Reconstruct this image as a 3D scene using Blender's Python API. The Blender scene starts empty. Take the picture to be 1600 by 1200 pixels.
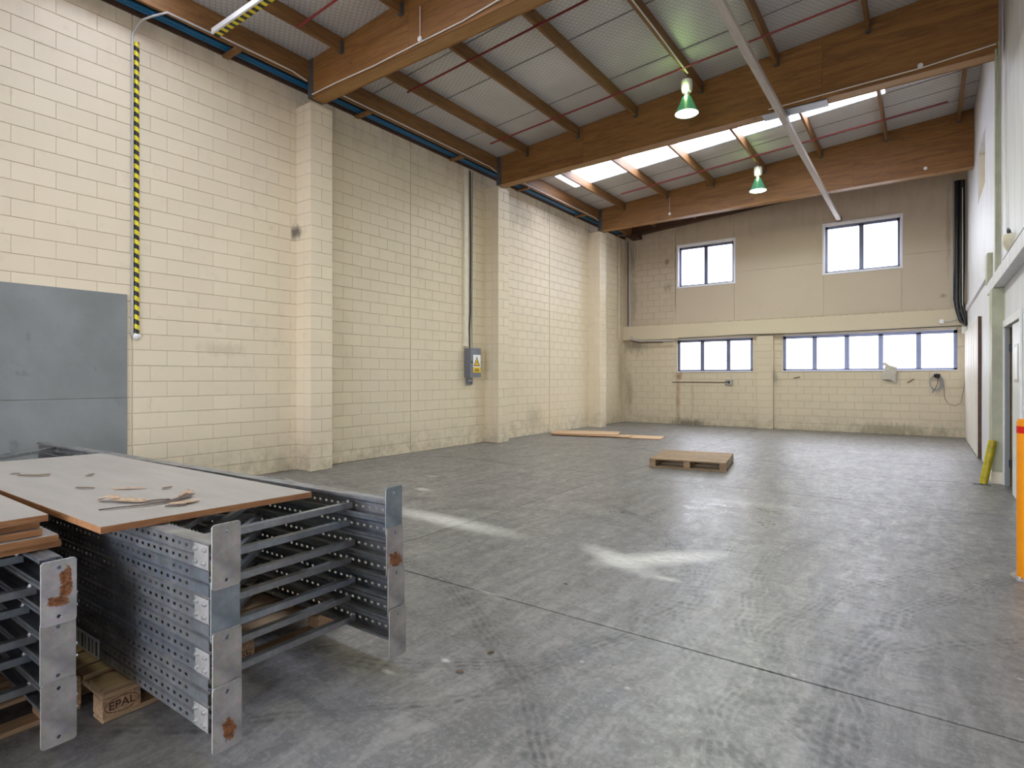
import bpy, math, random
from mathutils import Vector, Matrix
random.seed(7)
S = bpy.context.scene
COL = S.collection
PI = math.pi

# ------------------------------------------------------------------ camera
CAM_YAW = math.atan(646 / 900)
cd = bpy.data.cameras.new('camera')
cd.sensor_width = 36; cd.lens = 900 / 1600 * 36
cd.shift_y = -10 / 1600
cd.clip_start = 0.05; cd.clip_end = 300
cam = bpy.data.objects.new('camera', cd); COL.objects.link(cam)
cam.location = (0, 0, 1.45); cam.rotation_euler = (PI / 2, 0, CAM_YAW)
S.camera = cam

# ------------------------------------------------------------------ sky, light, exposure
w = bpy.data.worlds.new('overcast_sky'); S.world = w; w.use_nodes = True
bg = w.node_tree.nodes['Background']
bg.inputs[0].default_value = (0.83, 0.86, 1.0, 1); bg.inputs[1].default_value = 6.0
S.view_settings.view_transform = 'Standard'; S.view_settings.look = 'None'
S.view_settings.gamma = 1; S.view_settings.use_curve_mapping = False
S.view_settings.exposure = 1.2
cy = S.cycles
cy.use_denoising = True
try: cy.denoiser = 'OPENIMAGEDENOISE'
except Exception: pass
cy.max_bounces = 14; cy.diffuse_bounces = 9; cy.glossy_bounces = 4
cy.transparent_max_bounces = 12; cy.transmission_bounces = 6
cy.caustics_reflective = False; cy.caustics_refractive = False
cy.sample_clamp_indirect = 8

def portal(name, loc, rot, sx, sy):
    L = bpy.data.lights.new(name, 'AREA'); L.shape = 'RECTANGLE'; L.size = sx; L.size_y = sy
    L.cycles.is_portal = True
    o = bpy.data.objects.new(name, L); COL.objects.link(o); o.location = loc; o.rotation_euler = rot
    return o
# room plan
WL, WR, YB, YF = -8.06, 0.81, 17.6, -6.0
def roof_z(x): return 6.90 + 0.0745 * x
SLOPE = math.atan(0.0745)
def rz_tilt(): return (0, -SLOPE, 0)
portal('sky_portal', (-2.6, -6.1, 1.9), (PI / 2, 0, 0), 6.4, 3.8).rotation_euler = (-PI / 2, 0, PI)
for (px0, px1, pz0, pz1) in ((-6.29, -4.06, 1.64, 2.64), (-3.26, .63, 1.64, 2.64), (-6.25, -4.58, 4.27, 5.52), (-2.22, -.51, 4.27, 5.56)):
    portal('sky_portal', ((px0 + px1) / 2, YB + .22, (pz0 + pz1) / 2), (-PI / 2, 0, 0), px1 - px0, pz1 - pz0)
for (y0, y1) in ((2.3, 3.35), (12.0, 13.05)):
    portal('sky_portal', (-4.0, (y0 + y1) / 2, roof_z(-4.0) + .12), (0, -SLOPE, 0), 6.8, y1 - y0)

# ------------------------------------------------------------------ node helpers
class NT:
    def __init__(s, name):
        s.m = bpy.data.materials.new(name); s.m.use_nodes = True
        s.t = s.m.node_tree; s.n = s.t.nodes
        s.b = s.n['Principled BSDF']; s.out = s.n['Material Output']
        s._pos = None
    def new(s, ty, **k):
        n = s.n.new(ty)
        for a, v in k.items(): setattr(n, a, v)
        return n
    def L(s, a, b): s.t.links.new(a, b)
    def put(s, sock, v):
        if isinstance(v, bpy.types.NodeSocket): s.L(v, sock)
        elif isinstance(v, (tuple, list)) and sock.type == 'RGBA' and len(v) == 3: sock.default_value = (*v, 1)
        else: sock.default_value = v
    @property
    def pos(s):
        if not s._pos: s._pos = s.new('ShaderNodeNewGeometry').outputs['Position']
        return s._pos
    @property
    def obj(s): return s.new('ShaderNodeTexCoord').outputs['Object']
    def mapping(s, vec, scale=(1, 1, 1), rot=(0, 0, 0), loc=(0, 0, 0)):
        n = s.new('ShaderNodeMapping'); s.put(n.inputs[0], vec)
        n.inputs['Scale'].default_value = scale; n.inputs['Rotation'].default_value = rot; n.inputs['Location'].default_value = loc
        return n.outputs[0]
    def noise(s, vec, scale=5, detail=4, rough=.55, dist=0):
        n = s.new('ShaderNodeTexNoise'); s.put(n.inputs['Vector'], vec)
        n.inputs['Scale'].default_value = scale; n.inputs['Detail'].default_value = detail
        n.inputs['Roughness'].default_value = rough; n.inputs['Distortion'].default_value = dist
        return n.outputs[0]
    def math(s, op, a, b=0, c=None):
        n = s.new('ShaderNodeMath', operation=op); s.put(n.inputs[0], a); s.put(n.inputs[1], b)
        if c is not None: s.put(n.inputs[2], c)
        return n.outputs[0]
    def rng(s, v, a, b, c=0, d=1):
        n = s.new('ShaderNodeMapRange'); s.put(n.inputs[0], v)
        for i, x in enumerate((a, b, c, d)): n.inputs[i + 1].default_value = x
        return n.outputs[0]
    def mix(s, f, a, b, mode='MIX'):
        n = s.new('ShaderNodeMix', data_type='RGBA', blend_type=mode)
        s.put(n.inputs[0], f); s.put(n.inputs[6], a); s.put(n.inputs[7], b)
        return n.outputs[2]
    def sep(s, vec):
        n = s.new('ShaderNodeSeparateXYZ'); s.put(n.inputs[0], vec); return n.outputs
    def bump(s, h, strength=.2, dist=.01):
        n = s.new('ShaderNodeBump'); n.inputs['Strength'].default_value = strength; n.inputs['Distance'].default_value = dist
        s.put(n.inputs['Height'], h); s.L(n.outputs[0], s.b.inputs['Normal']); return n
    def base(s, c): s.put(s.b.inputs['Base Color'], c); return s
    def rough(s, r): s.put(s.b.inputs['Roughness'], r); return s
    def metal(s, r): s.put(s.b.inputs['Metallic'], r); return s
    def ellipse(s, cx, cyy, rx, ry, ang=0, soft=.5, vec=None):
        """mask 1 inside an ellipse in the XY plane"""
        v = s.mapping(vec or s.pos, (1, 1, 1), (0, 0, 0), (-cx, -cyy, 0))
        v = s.mapping(v, (1 / rx, 1 / ry, 0.0001), (0, 0, 0)) if not ang else s.mapping(s.mapping(v, (1, 1, 1), (0, 0, -ang)), (1 / rx, 1 / ry, 0.0001))
        n = s.new('ShaderNodeVectorMath', operation='LENGTH'); s.put(n.inputs[0], v)
        return s.rng(n.outputs['Value'], 1 - soft, 1 + soft * .2, 1, 0)

def plain(name, col, rough=.5, metal=0, nz=0, scale=20, bump=0):
    t = NT(name); t.rough(rough).metal(metal)
    if nz:
        f = t.rng(t.noise(t.obj, scale, 3), .3, .7)
        t.base(t.mix(f, tuple(c * (1 - nz) for c in col), tuple(min(1, c * (1 + nz)) for c in col)))
    else: t.base(col)
    if bump: t.bump(t.noise(t.obj, scale * 3, 3), bump, .003)
    return t.m

def paint_mat(name, c1, c2, grime_top_tone=True, stains=()):
    t = NT(name)
    rnd = t.new('ShaderNodeObjectInfo').outputs['Random']
    n1 = t.noise(t.pos, .5, 4, .6); n2 = t.noise(t.pos, 3.5, 5, .65)
    col = t.mix(t.rng(n1, .35, .65), c1, c2)
    col = t.mix(t.math('MULTIPLY', t.rng(rnd, 0, 1, 0, .22), 1), col, (.60, .50, .37))
    z = t.sep(t.pos)[2]
    # scuffs and dirt
    d1 = t.math('MULTIPLY', t.rng(n2, .60, .72), .22)
    col = t.mix(d1, col, (.42, .36, .27))
    if grime_top_tone:
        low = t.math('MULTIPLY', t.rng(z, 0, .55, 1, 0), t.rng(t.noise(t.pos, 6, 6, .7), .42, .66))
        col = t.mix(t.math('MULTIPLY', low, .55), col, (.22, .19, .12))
        top = t.math('MULTIPLY', t.rng(z, 5.1, 6.0, 0, 1), t.rng(t.noise(t.mapping(t.pos, (1, 1, .35)), 5, 4, .6), .45, .7))  # patchy brown darkening towards the top of the wall
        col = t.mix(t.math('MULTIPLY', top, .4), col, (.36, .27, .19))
    # individual stains: (x, y, z, rx, ry, rz, colour, strength)
    for (sx, sy, sz, ax_, ay_, az_, sc_, k) in stains:
        v = t.mapping(t.mapping(t.pos, (1, 1, 1), (0, 0, 0), (-sx, -sy, -sz)), (1 / ax_, 1 / ay_, 1 / az_))
        ln = t.new('ShaderNodeVectorMath', operation='LENGTH'); t.L(v, ln.inputs[0])
        d = t.math('ADD', ln.outputs['Value'], t.rng(t.noise(t.mapping(t.pos, (1, 1, .3)), 11, 5, .75), .3, .7, -.45, .45))
        col = t.mix(t.math('MULTIPLY', t.rng(d, .2, 1.0, 1, 0), k), col, sc_)
    t.base(col); t.rough(t.rng(n2, .3, .7, .42, .6))
    t.bump(t.noise(t.pos, 60, 4, .7), .18, .004)
    return t.m

M = {}
RUST = (.26, .12, .05); SOOT = (.06, .05, .035); DIRT = (.20, .17, .10)
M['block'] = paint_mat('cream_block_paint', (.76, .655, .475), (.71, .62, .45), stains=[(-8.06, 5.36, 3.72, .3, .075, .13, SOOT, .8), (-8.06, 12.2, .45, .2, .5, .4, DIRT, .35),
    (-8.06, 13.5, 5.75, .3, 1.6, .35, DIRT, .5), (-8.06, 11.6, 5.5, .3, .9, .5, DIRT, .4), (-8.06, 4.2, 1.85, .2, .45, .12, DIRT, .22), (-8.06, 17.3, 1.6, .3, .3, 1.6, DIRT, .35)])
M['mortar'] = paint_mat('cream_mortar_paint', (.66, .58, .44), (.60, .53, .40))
M['block_back'] = paint_mat('cream_block_paint_back', (.63, .54, .38), (.58, .50, .35), stains=[(-6.26, 17.6, .85, .10, .5, .95, RUST, .6), (-5.80, 17.6, .8, .06, .5, .7, RUST, .35),
    (-5.9, 17.6, .06, .7, .5, .16, SOOT, .7), (-6.25, 17.6, 1.5, .16, .5, .16, RUST, .7), (-7.7, 17.6, 2.45, .6, .5, .28, SOOT, .5), (-7.9, 17.6, 1.0, .18, .5, .9, DIRT, .5), (-.7, 17.6, .1, 1.4, .5, .22, DIRT, .7), (-3.45, 17.6, 1.45, .1, .5, .3, DIRT, .5), (-3, 17.46, 3.12, 6, .2, .035, DIRT, .6)])
M['panel_back'] = paint_mat('beige_panel_paint', (.53, .44, .33), (.49, .405, .30), stains=[(-7.8, 17.6, 5.4, .25, .5, .7, DIRT, .6), (-7.75, 17.6, 4.0, .14, .5, 1.3, DIRT, .5), (-6.62, 17.6, 5.1, .10, .5, .12, SOOT, .6), (-6.6, 17.6, 4.3, .16, .5, .2, DIRT, .6), (-6.34, 17.6, 4.6, .04, .5, 1.5, DIRT, .6), (.35, 17.6, 3.45, .10, .5, .07, SOOT, .5), (.45, 17.6, 5.0, .06, .5, 1.2, DIRT, .5)])
def white_wall():
    t = NT('white_wall_paint')
    st = t.noise(t.mapping(t.pos, (5, 5, .35)), 2.2, 5, .65)
    n = t.noise(t.pos, 1.1, 4)
    c = t.mix(t.rng(st, .4, .66), (.77, .77, .80), (.62, .62, .65))
    c = t.mix(t.math('MULTIPLY', t.rng(n, .45, .7), .35), c, (.66, .63, .57))
    t.base(c).rough(.55); t.bump(st, .05, .004); return t.m
M['white_wall'] = white_wall()
M['olive_paint'] = plain('olive_grey_paint', (.42, .42, .30), .5, 0, .12, 6)
M['cream_plain'] = plain('cream_trim_paint', (.74, .68, .54), .5, 0, .08, 9)
M['white_paint'] = plain('white_trim_paint', (.80, .80, .80), .45, 0, .05, 9)
M['white_plastic'] = plain('white_plastic', (.78, .77, .74), .4)
M['grey_panel'] = None

def wood(name, dark, mid, light, axis='x', knots=True, rough=.6, scale=1.0):
    t = NT(name)
    sc = {'x': (.6, 7, 7), 'y': (7, .6, 7), 'z': (7, 7, .6)}[axis]
    rnd = t.new('ShaderNodeObjectInfo').outputs['Random']
    off = t.new('ShaderNodeCombineXYZ'); t.L(t.math('MULTIPLY', rnd, 37), off.inputs[0]); t.L(t.math('MULTIPLY', rnd, 11), off.inputs[1]); t.L(t.math('MULTIPLY', rnd, 23), off.inputs[2])
    ad = t.new('ShaderNodeVectorMath', operation='ADD'); t.L(t.pos, ad.inputs[0]); t.L(off.outputs[0], ad.inputs[1])
    v = t.mapping(ad.outputs[0], tuple(a * scale for a in sc))
    g = t.noise(v, 1.6, 6, .6, 1.3); g2 = t.noise(v, 9, 4, .6, .3)
    c = t.mix(t.rng(g, .35, .66), dark, mid)
    c = t.mix(t.math('MULTIPLY', t.rng(g2, .5, .72), .55), c, light)
    c = t.mix(t.rng(rnd, 0, 1, 0, .22), c, dark)
    if knots:
        k = t.noise(t.mapping(ad.outputs[0], (1.3, 1.3, 3.5)), 2.2, 2, .4)
        c = t.mix(t.rng(k, .74, .80), c, (.05, .02, .01))
    t.base(c).rough(rough); t.bump(g2, .12, .003)
    return t.m
M['beam_ply'] = wood('varnished_beam_plywood', (.17, .072, .018), (.30, .135, .033), (.38, .18, .05), 'x')
M['beam_edge'] = wood('beam_flange_timber', (.28, .135, .038), (.40, .21, .065), (.48, .27, .10), 'x')
M['purlin'] = wood('purlin_timber', (.16, .072, .022), (.27, .13, .040), (.36, .19, .07), 'y')
M['dark_timber'] = wood('dark_timber', (.045, .02, .012), (.09, .04, .022), (.12, .06, .03), 'x')
M['track'] = wood('weathered_white_timber', (.40, .34, .29), (.52, .46, .40), (.60, .55, .50), 'y')
M['pallet'] = wood('pallet_timber', (.26, .165, .085), (.42, .285, .155), (.52, .37, .22), 'y', False)
M['pallet_old'] = wood('worn_pallet_timber', (.20, .125, .065), (.36, .235, .12), (.45, .32, .18), 'x', False)
M['block_wood'] = plain('pressed_chip_block', (.36, .225, .12), .8, 0, .35, 60, .3)
M['ply_edge'] = wood('plywood_edge', (.24, .10, .035), (.36, .17, .06), (.50, .28, .12), 'y', False, .7, 2)
M['ply_floor'] = wood('sun_bleached_plywood', (.50, .33, .19), (.62, .43, .27), (.70, .52, .35), 'x', False)
def ply_top():
    t = NT('grey_film_plywood_face')
    n = t.noise(t.mapping(t.pos, (.8, 6, 1)), 2, 6, .65); n2 = t.noise(t.pos, 2.2, 4)
    c = t.mix(t.rng(n, .35, .7), (.32, .295, .265), (.375, .345, .31))
    c = t.mix(t.math('MULTIPLY', t.rng(n2, .5, .75), .4), c, (.30, .25, .215))
    t.base(c).rough(.5); t.bump(n, .05, .002); return t.m
M['ply_top'] = ply_top()

def steel(name, col=(.35, .36, .365), rough=.38, metal=.8, rust=None, axis=None):
    t = NT(name)
    v = t.new('ShaderNodeTexVoronoi'); t.put(v.inputs['Vector'], t.obj); v.inputs['Scale'].default_value = 40
    n = t.noise(t.obj, 9, 5, .65); n2 = t.noise(t.obj, 2.5, 3)
    dark = tuple(c * .72 for c in col); lt = tuple(min(1, c * 1.18) for c in col)
    c = t.mix(t.rng(n, .35, .68), dark, lt)
    c = t.mix(.05, c, v.outputs['Color'], 'OVERLAY')
    rg = t.rng(n2, .3, .7, rough - .07, rough + .13)
    mt = metal
    if rust:
        for (cy_, cz, ry, rz_) in rust:
            p = t.sep(t.obj)
            dy = t.math('DIVIDE', t.math('SUBTRACT', p[1], cy_), ry); dz = t.math('DIVIDE', t.math('SUBTRACT', p[2], cz), rz_)
            d = t.math('SQRT', t.math('ADD', t.math('MULTIPLY', dy, dy), t.math('MULTIPLY', dz, dz)))
            d = t.math('ADD', d, t.rng(t.noise(t.obj, 45, 5, .7), .3, .7, -.45, .45))
            msk = t.rng(d, .8, 1.0, 1, 0)
            c = t.mix(msk, c, t.mix(t.rng(t.noise(t.obj, 80, 3), .4, .6), (.13, .045, .015), (.30, .115, .035)))
            mt = t.math('MULTIPLY', t.math('SUBTRACT', 1, msk), metal) if mt is metal else t.math('MULTIPLY', mt, t.math('SUBTRACT', 1, msk))
    t.base(c).rough(rg).metal(mt); return t.m
M['galv'] = steel('galvanised_steel')
M['galv_cool'] = steel('galvanised_steel_bluish', (.36, .39, .42), .36, .85)
M['galv_dull'] = steel('dull_galvanised_plate', (.42, .40, .37), .5, .55)
M['galv_blue'] = steel('blue_grey_plate', (.27, .31, .33), .5, .6)
M['plate_rust_a'] = steel('plate_with_rust_low', (.44, .42, .40), .5, .5, [(.06, -.055, .026, .05)])
M['plate_rust_b'] = steel('plate_with_rust_stain', (.46, .44, .42), .5, .45, [(.078, .04, .022, .055), (.05, -.035, .042, .02), (.075, 0, .02, .03)])
M['plate_rust_c'] = steel('plate_with_rust_patch', (.40, .37, .35), .5, .5, [(.055, -.045, .046, .042)])
M['bolt'] = plain('zinc_bolt', (.75, .75, .74), .28, .9)
M['dark_hole'] = plain('dark_recess', (.01, .01, .01), .9)
M['hanger'] = plain('grey_hanger_steel', (.13, .135, .15), .45, .6)
M['grey_steel'] = plain('grey_steel', (.33, .34, .37), .42, .6)
M['red_paint'] = plain('red_oxide_paint', (.22, .02, .02), .5)
M['blue_pipe'] = plain('blue_pipe_plastic', (.005, .11, .24), .35)
M['black_cable'] = plain('black_cable', (.012, .012, .015), .45)
M['grey_cable'] = plain('grey_cable', (.33, .33, .33), .45)
M['white_cable'] = plain('white_cable', (.72, .68, .62), .45)
M['brown_cable'] = plain('brown_cable', (.14, .08, .05), .6)
M['grey_pvc'] = plain('grey_conduit', (.45, .44, .42), .4)
M['window_alu'] = plain('blue_grey_aluminium', (.16, .18, .27), .35, .5)
M['sill_white'] = plain('white_frame_paint', (.76, .75, .80), .4)
M['yellow_paint'] = plain('scuffed_yellow_paint', (.50, .40, .015), .45, 0, .25, 14)
M['orange_paint'] = plain('orange_bollard_paint', (.80, .27, .0), .4, 0, .06, 8)
M['red_band'] = plain('red_band', (.62, .01, .005), .4)
M['box_grey'] = plain('grey_switch_box', (.17, .175, .20), .4, .2, .1, 20)
M['sign_white'] = plain('sign_white', (.85, .85, .85), .4)
M['sign_yellow'] = plain('sign_yellow', (.85, .55, .01), .4)
M['sign_black'] = plain('sign_black', (.015, .015, .015), .4)
M['door_white'] = plain('door_white', (.72, .74, .76), .4, 0, .05, 6)
M['door_brown'] = wood('brown_door_edge', (.20, .10, .03), (.30, .17, .055), (.36, .22, .08), 'z', False)
M['jamb_grey'] = plain('grey_door_jamb', (.25, .26, .25), .5)
M['cloth'] = plain('dusty_cloth', (.52, .49, .42), .9, 0, .2, 40, .4)
M['flake'] = plain('torn_veneer', (.42, .29, .19), .8, 0, .3, 50)
M['flake_dark'] = plain('dark_veneer', (.09, .06, .045), .8, 0, .3, 50)
M['leaf'] = plain('dry_leaf', (.12, .08, .04), .8)
M['stamp'] = plain('stamp_burn', (.05, .02, .01), .9)
M['weatherboard'] = plain('white_weatherboard', (.82, .84, .88), .6)
M['asphalt'] = plain('pale_yard_concrete', (.42, .41, .39), .9, 0, .15, 3)
M['inner_dark'] = plain('dark_unlit_room', (.16, .15, .14), .8)

def floor_mat():
    t = NT('worn_concrete')
    P = t.pos
    warp = t.new('ShaderNodeVectorMath', operation='ADD')
    nz = t.new('ShaderNodeTexNoise'); t.put(nz.inputs['Vector'], P); nz.inputs['Scale'].default_value = 1.1; nz.inputs['Detail'].default_value = 5
    sc = t.new('ShaderNodeVectorMath', operation='SCALE'); t.L(nz.outputs['Color'], sc.inputs[0]); sc.inputs['Scale'].default_value = .35
    t.L(P, warp.inputs[0]); t.L(sc.outputs[0], warp.inputs[1]); W = warp.outputs[0]
    big = t.noise(P, .35, 5, .6); med = t.noise(W, 3.4, 7, .75, .8); fine = t.noise(P, 38, 4, .7); mid = t.noise(P, 13, 6, .75)
    c = t.mix(t.rng(big, .35, .65), (.125, .125, .128), (.175, .167, .160))
    c = t.mix(t.math('MULTIPLY', t.rng(med, .42, .62), .62), c, (.115, .108, .10))
    st = t.noise(t.mapping(W, (4.4, .7, 1), (0, 0, .35)), 2.6, 7, .75)
    c = t.mix(t.math('MULTIPLY', t.rng(st, .46, .62), .62), c, (.30, .285, .265))
    st2 = t.noise(t.mapping(W, (.7, 4.6, 1), (0, 0, -.2)), 3.0, 7, .75)
    c = t.mix(t.math('MULTIPLY', t.rng(st2, .50, .64), .55), c, (.085, .087, .09))
    c = t.mix(t.math('MULTIPLY', t.rng(fine, .48, .70), .45), c, (.36, .345, .32))
    c = t.mix(t.math('MULTIPLY', t.rng(mid, .50, .68), .50), c, (.085, .082, .078))
    brk = t.rng(t.noise(P, 5, 5, .75), .38, .55)
    # tyre arcs: (centre x, y, radius, width)
    arcs = [(-4.2, 3.4, 2.6, .10), (-4.2, 3.4, 2.85, .07), (2.4, 4.6, 3.4, .14), (2.4, 4.6, 3.75, .10), (-3.6, 1.2, 3.2, .09),
            (1.8, 9.2, 3.6, .13), (1.8, 9.2, 3.2, .08), (-5.6, 8.0, 3.1, .11), (-.2, 11.5, 1.7, .10), (-.2, 11.5, 2.0, .08),
            (-1.6, 6.6, 1.3, .09), (2.2, 2.2, 2.7, .09), (2.2, 2.2, 3.1, .12), (-6.4, 6.1, 1.9, .10), (-3.2, 12.8, 2.3, .12),
            (-3.0, 3.6, 1.75, .13), (-3.0, 3.6, 2.05, .12), (3.6, 3.0, 3.9, .16), (3.6, 3.0, 4.3, .14), (-4.6, -1.2, 4.6, .12), (-4.6, -1.2, 4.9, .10), (-1.1, 9.4, 1.1, .08), (-.4, 12.6, 2.6, .12)]
    for i, (ax, ay, r, wd) in enumerate(arcs):
        v = t.mapping(W, (1, 1, 0), (0, 0, 0), (-ax - .17, -ay - .17, 0))
        ln = t.new('ShaderNodeVectorMath', operation='LENGTH'); t.L(v, ln.inputs[0])
        d = t.math('ABSOLUTE', t.math('SUBTRACT', ln.outputs['Value'], r))
        xyz = t.sep(v); ang = t.math('MULTIPLY', t.math('ARCTAN2', xyz[1], xyz[0]), r * 82)
        bars = t.rng(t.math('SINE', ang), -.4, .5, .45, 1)
        lines = t.rng(t.math('SINE', t.math('MULTIPLY', ln.outputs['Value'], 150)), -.6, .5, .25, 1)
        k = t.math('MULTIPLY', t.math('MULTIPLY', t.math('MULTIPLY', t.math('MULTIPLY', t.rng(d, wd * .35, wd * .75, 1, 0), brk), bars), lines), .80 if i % 4 else .32)
        c = t.mix(k, c, (.045, .045, .046) if i % 4 else (.30, .29, .28))
    # tread pattern in the foreground
    wv = t.new('ShaderNodeTexVoronoi', feature='DISTANCE_TO_EDGE'); t.put(wv.inputs['Vector'], t.mapping(P, (9, 16, 1), (0, 0, .5))); wv.inputs['Scale'].default_value = 1
    tr = t.math('MULTIPLY', t.rng(wv.outputs[0], 0, .14, 1, 0), t.math('MULTIPLY', t.rng(t.noise(P, .9, 3), .5, .6), t.rng(t.sep(P)[1], 2.9, 3.6, 1, .15)))
    c = t.mix(t.math('MULTIPLY', tr, .35), c, (.10, .097, .092))
    # white scrapes and dust
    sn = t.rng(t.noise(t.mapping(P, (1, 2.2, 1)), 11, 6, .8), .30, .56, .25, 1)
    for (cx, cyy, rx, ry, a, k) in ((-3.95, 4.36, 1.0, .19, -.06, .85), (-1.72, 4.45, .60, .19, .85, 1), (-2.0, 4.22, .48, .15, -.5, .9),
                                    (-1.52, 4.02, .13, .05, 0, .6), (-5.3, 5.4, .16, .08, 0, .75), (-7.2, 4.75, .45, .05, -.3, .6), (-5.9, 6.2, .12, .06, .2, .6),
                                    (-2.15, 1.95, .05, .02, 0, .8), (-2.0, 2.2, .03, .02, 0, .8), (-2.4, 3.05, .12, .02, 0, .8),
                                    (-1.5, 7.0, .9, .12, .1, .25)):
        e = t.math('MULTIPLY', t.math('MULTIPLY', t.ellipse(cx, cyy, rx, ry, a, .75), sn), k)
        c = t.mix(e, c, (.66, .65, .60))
    vo = t.new('ShaderNodeTexVoronoi'); t.put(vo.inputs['Vector'], t.mapping(P, (1, 1, 0))); vo.inputs['Scale'].default_value = 3.0; vo.inputs['Randomness'].default_value = 1
    c = t.mix(t.math('MULTIPLY', t.rng(vo.outputs['Distance'], .03, .05, 1, 0), .5), c, (.50, .49, .46))
    # fine cracks
    ck = t.new('ShaderNodeTexVoronoi', feature='DISTANCE_TO_EDGE'); t.put(ck.inputs['Vector'], W); ck.inputs['Scale'].default_value = .42
    c = t.mix(t.math('MULTIPLY', t.rng(ck.outputs[0], 0, .0035, 1, 0), t.rng(t.noise(P, .5, 2), .52, .56)), c, (.05, .05, .05))
    t.base(c)
    rr = t.math('ADD', t.rng(med, .3, .7, .27, .42), t.math('MULTIPLY', t.rng(mid, .4, .7), .16))
    pol = t.math('MULTIPLY', t.ellipse(-1.9, 6.4, 1.6, 1.1, .3, .6), t.rng(t.noise(W, 4, 5, .7), .38, .6))
    rr = t.math('SUBTRACT', rr, t.math('MULTIPLY', pol, .13))
    t.rough(rr)
    t.b.inputs['Specular IOR Level'].default_value = .65
    t.bump(t.math('ADD', t.math('MULTIPLY', fine, .3), mid), .10, .006)
    return t.m
M['floor'] = floor_mat()

def foil_mat():
    t = NT('foil_and_wire_netting')
    v = t.new('ShaderNodeTexVoronoi', feature='DISTANCE_TO_EDGE'); t.put(v.inputs['Vector'], t.mapping(t.pos, (15, 15, .001), (0, 0, .5))); v.inputs['Scale'].default_value = 1; v.inputs['Randomness'].default_value = .12
    edge = t.rng(v.outputs[0], .02, .16, 1, 0)
    n = t.noise(t.pos, 1.2, 4)
    c = t.mix(t.rng(n, .35, .7), (.56, .55, .54), (.66, .65, .64))
    c = t.mix(t.math('MULTIPLY', edge, .42), c, (.20, .195, .19))
    t.base(c).rough(.48).metal(.15)
    t.bump(t.math('MULTIPLY', v.outputs[0], 1), .25, .02); return t.m
M['foil'] = foil_mat()

def glass_mat(name, fac=.06, col=(1, 1, 1)):
    t = NT(name)
    tr = t.new('ShaderNodeBsdfTransparent'); tr.inputs[0].default_value = (*col, 1)
    gl = t.new('ShaderNodeBsdfGlossy'); gl.inputs['Roughness'].default_value = .05
    mx = t.new('ShaderNodeMixShader'); mx.inputs[0].default_value = fac
    t.L(tr.outputs[0], mx.inputs[1]); t.L(gl.outputs[0], mx.inputs[2]); t.L(mx.outputs[0], t.out.inputs[0]); return t.m
M['glass'] = glass_mat('window_glass')
def skylight_mat():
    t = NT('milky_skylight_sheet')
    tr = t.new('ShaderNodeBsdfTransparent'); tr.inputs[0].default_value = (.93, .95, .98, 1)
    tl = t.new('ShaderNodeBsdfTranslucent'); tl.inputs[0].default_value = (.9, .92, .95, 1)
    mx = t.new('ShaderNodeMixShader'); mx.inputs[0].default_value = .30
    t.L(tr.outputs[0], mx.inputs[1]); t.L(tl.outputs[0], mx.inputs[2]); t.L(mx.outputs[0], t.out.inputs[0]); return t.m
M['skylight'] = skylight_mat()
def emit_mat(name, col, k):
    t = NT(name); t.base((.8, .8, .8)); t.b.inputs['Emission Color'].default_value = (*col, 1); t.b.inputs['Emission Strength'].default_value = k; return t.m
M['lamp_face'] = emit_mat('lit_lamp_face', (.80, 1.0, .72), 9)
t_ = NT('green_tinted_reflector'); t_.base((.03, .11, .085)).rough(.25); t_.b.inputs['Transmission Weight'].default_value = .25; t_.b.inputs['Emission Color'].default_value = (.06, .5, .2, 1); t_.b.inputs['Emission Strength'].default_value = .12; M['reflector'] = t_.m  # faint green emission stands in for lamp light passing through the plastic
def grey_panel_mat():
    t = NT('grey_painted_board')
    n = t.noise(t.pos, 1.6, 5, .6); n2 = t.noise(t.mapping(t.pos, (1, 1, .6)), 6, 5, .7)
    c = t.mix(t.rng(n, .35, .7), (.19, .20, .195), (.25, .26, .255))
    c = t.mix(t.math('MULTIPLY', t.rng(n2, .62, .75), .5), c, (.09, .09, .12))
    t.base(c).rough(.5); return t.m
M['grey_panel'] = grey_panel_mat()
def hazard_mat(name, axis, period, slant_axis):
    t = NT(name); p = t.sep(t.pos)
    u = t.math('ADD', p['xyz'.index(axis)], t.math('MULTIPLY', p['xyz'.index(slant_axis)], .55))
    f = t.math('FRACT', t.math('DIVIDE', u, period))
    t.base(t.mix(t.math('GREATER_THAN', f, .5), (.74, .62, .02), (.015, .013, .012))).rough(.45); return t.m
M['hazard_z'] = hazard_mat('yellow_black_hazard_tape', 'z', .118, 'y')
M['hazard_x'] = hazard_mat('yellow_black_hazard_strip', 'x', .13, 'z')
def pale_panel():
    t = NT('pale_door_sheet'); n = t.noise(t.mapping(t.pos, (4, 4, .25)), 2.5, 5)
    t.base(t.mix(t.rng(n, .4, .65), (.74, .70, .64), (.66, .61, .54))).rough(.5); return t.m
M['pale_panel'] = pale_panel()

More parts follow.
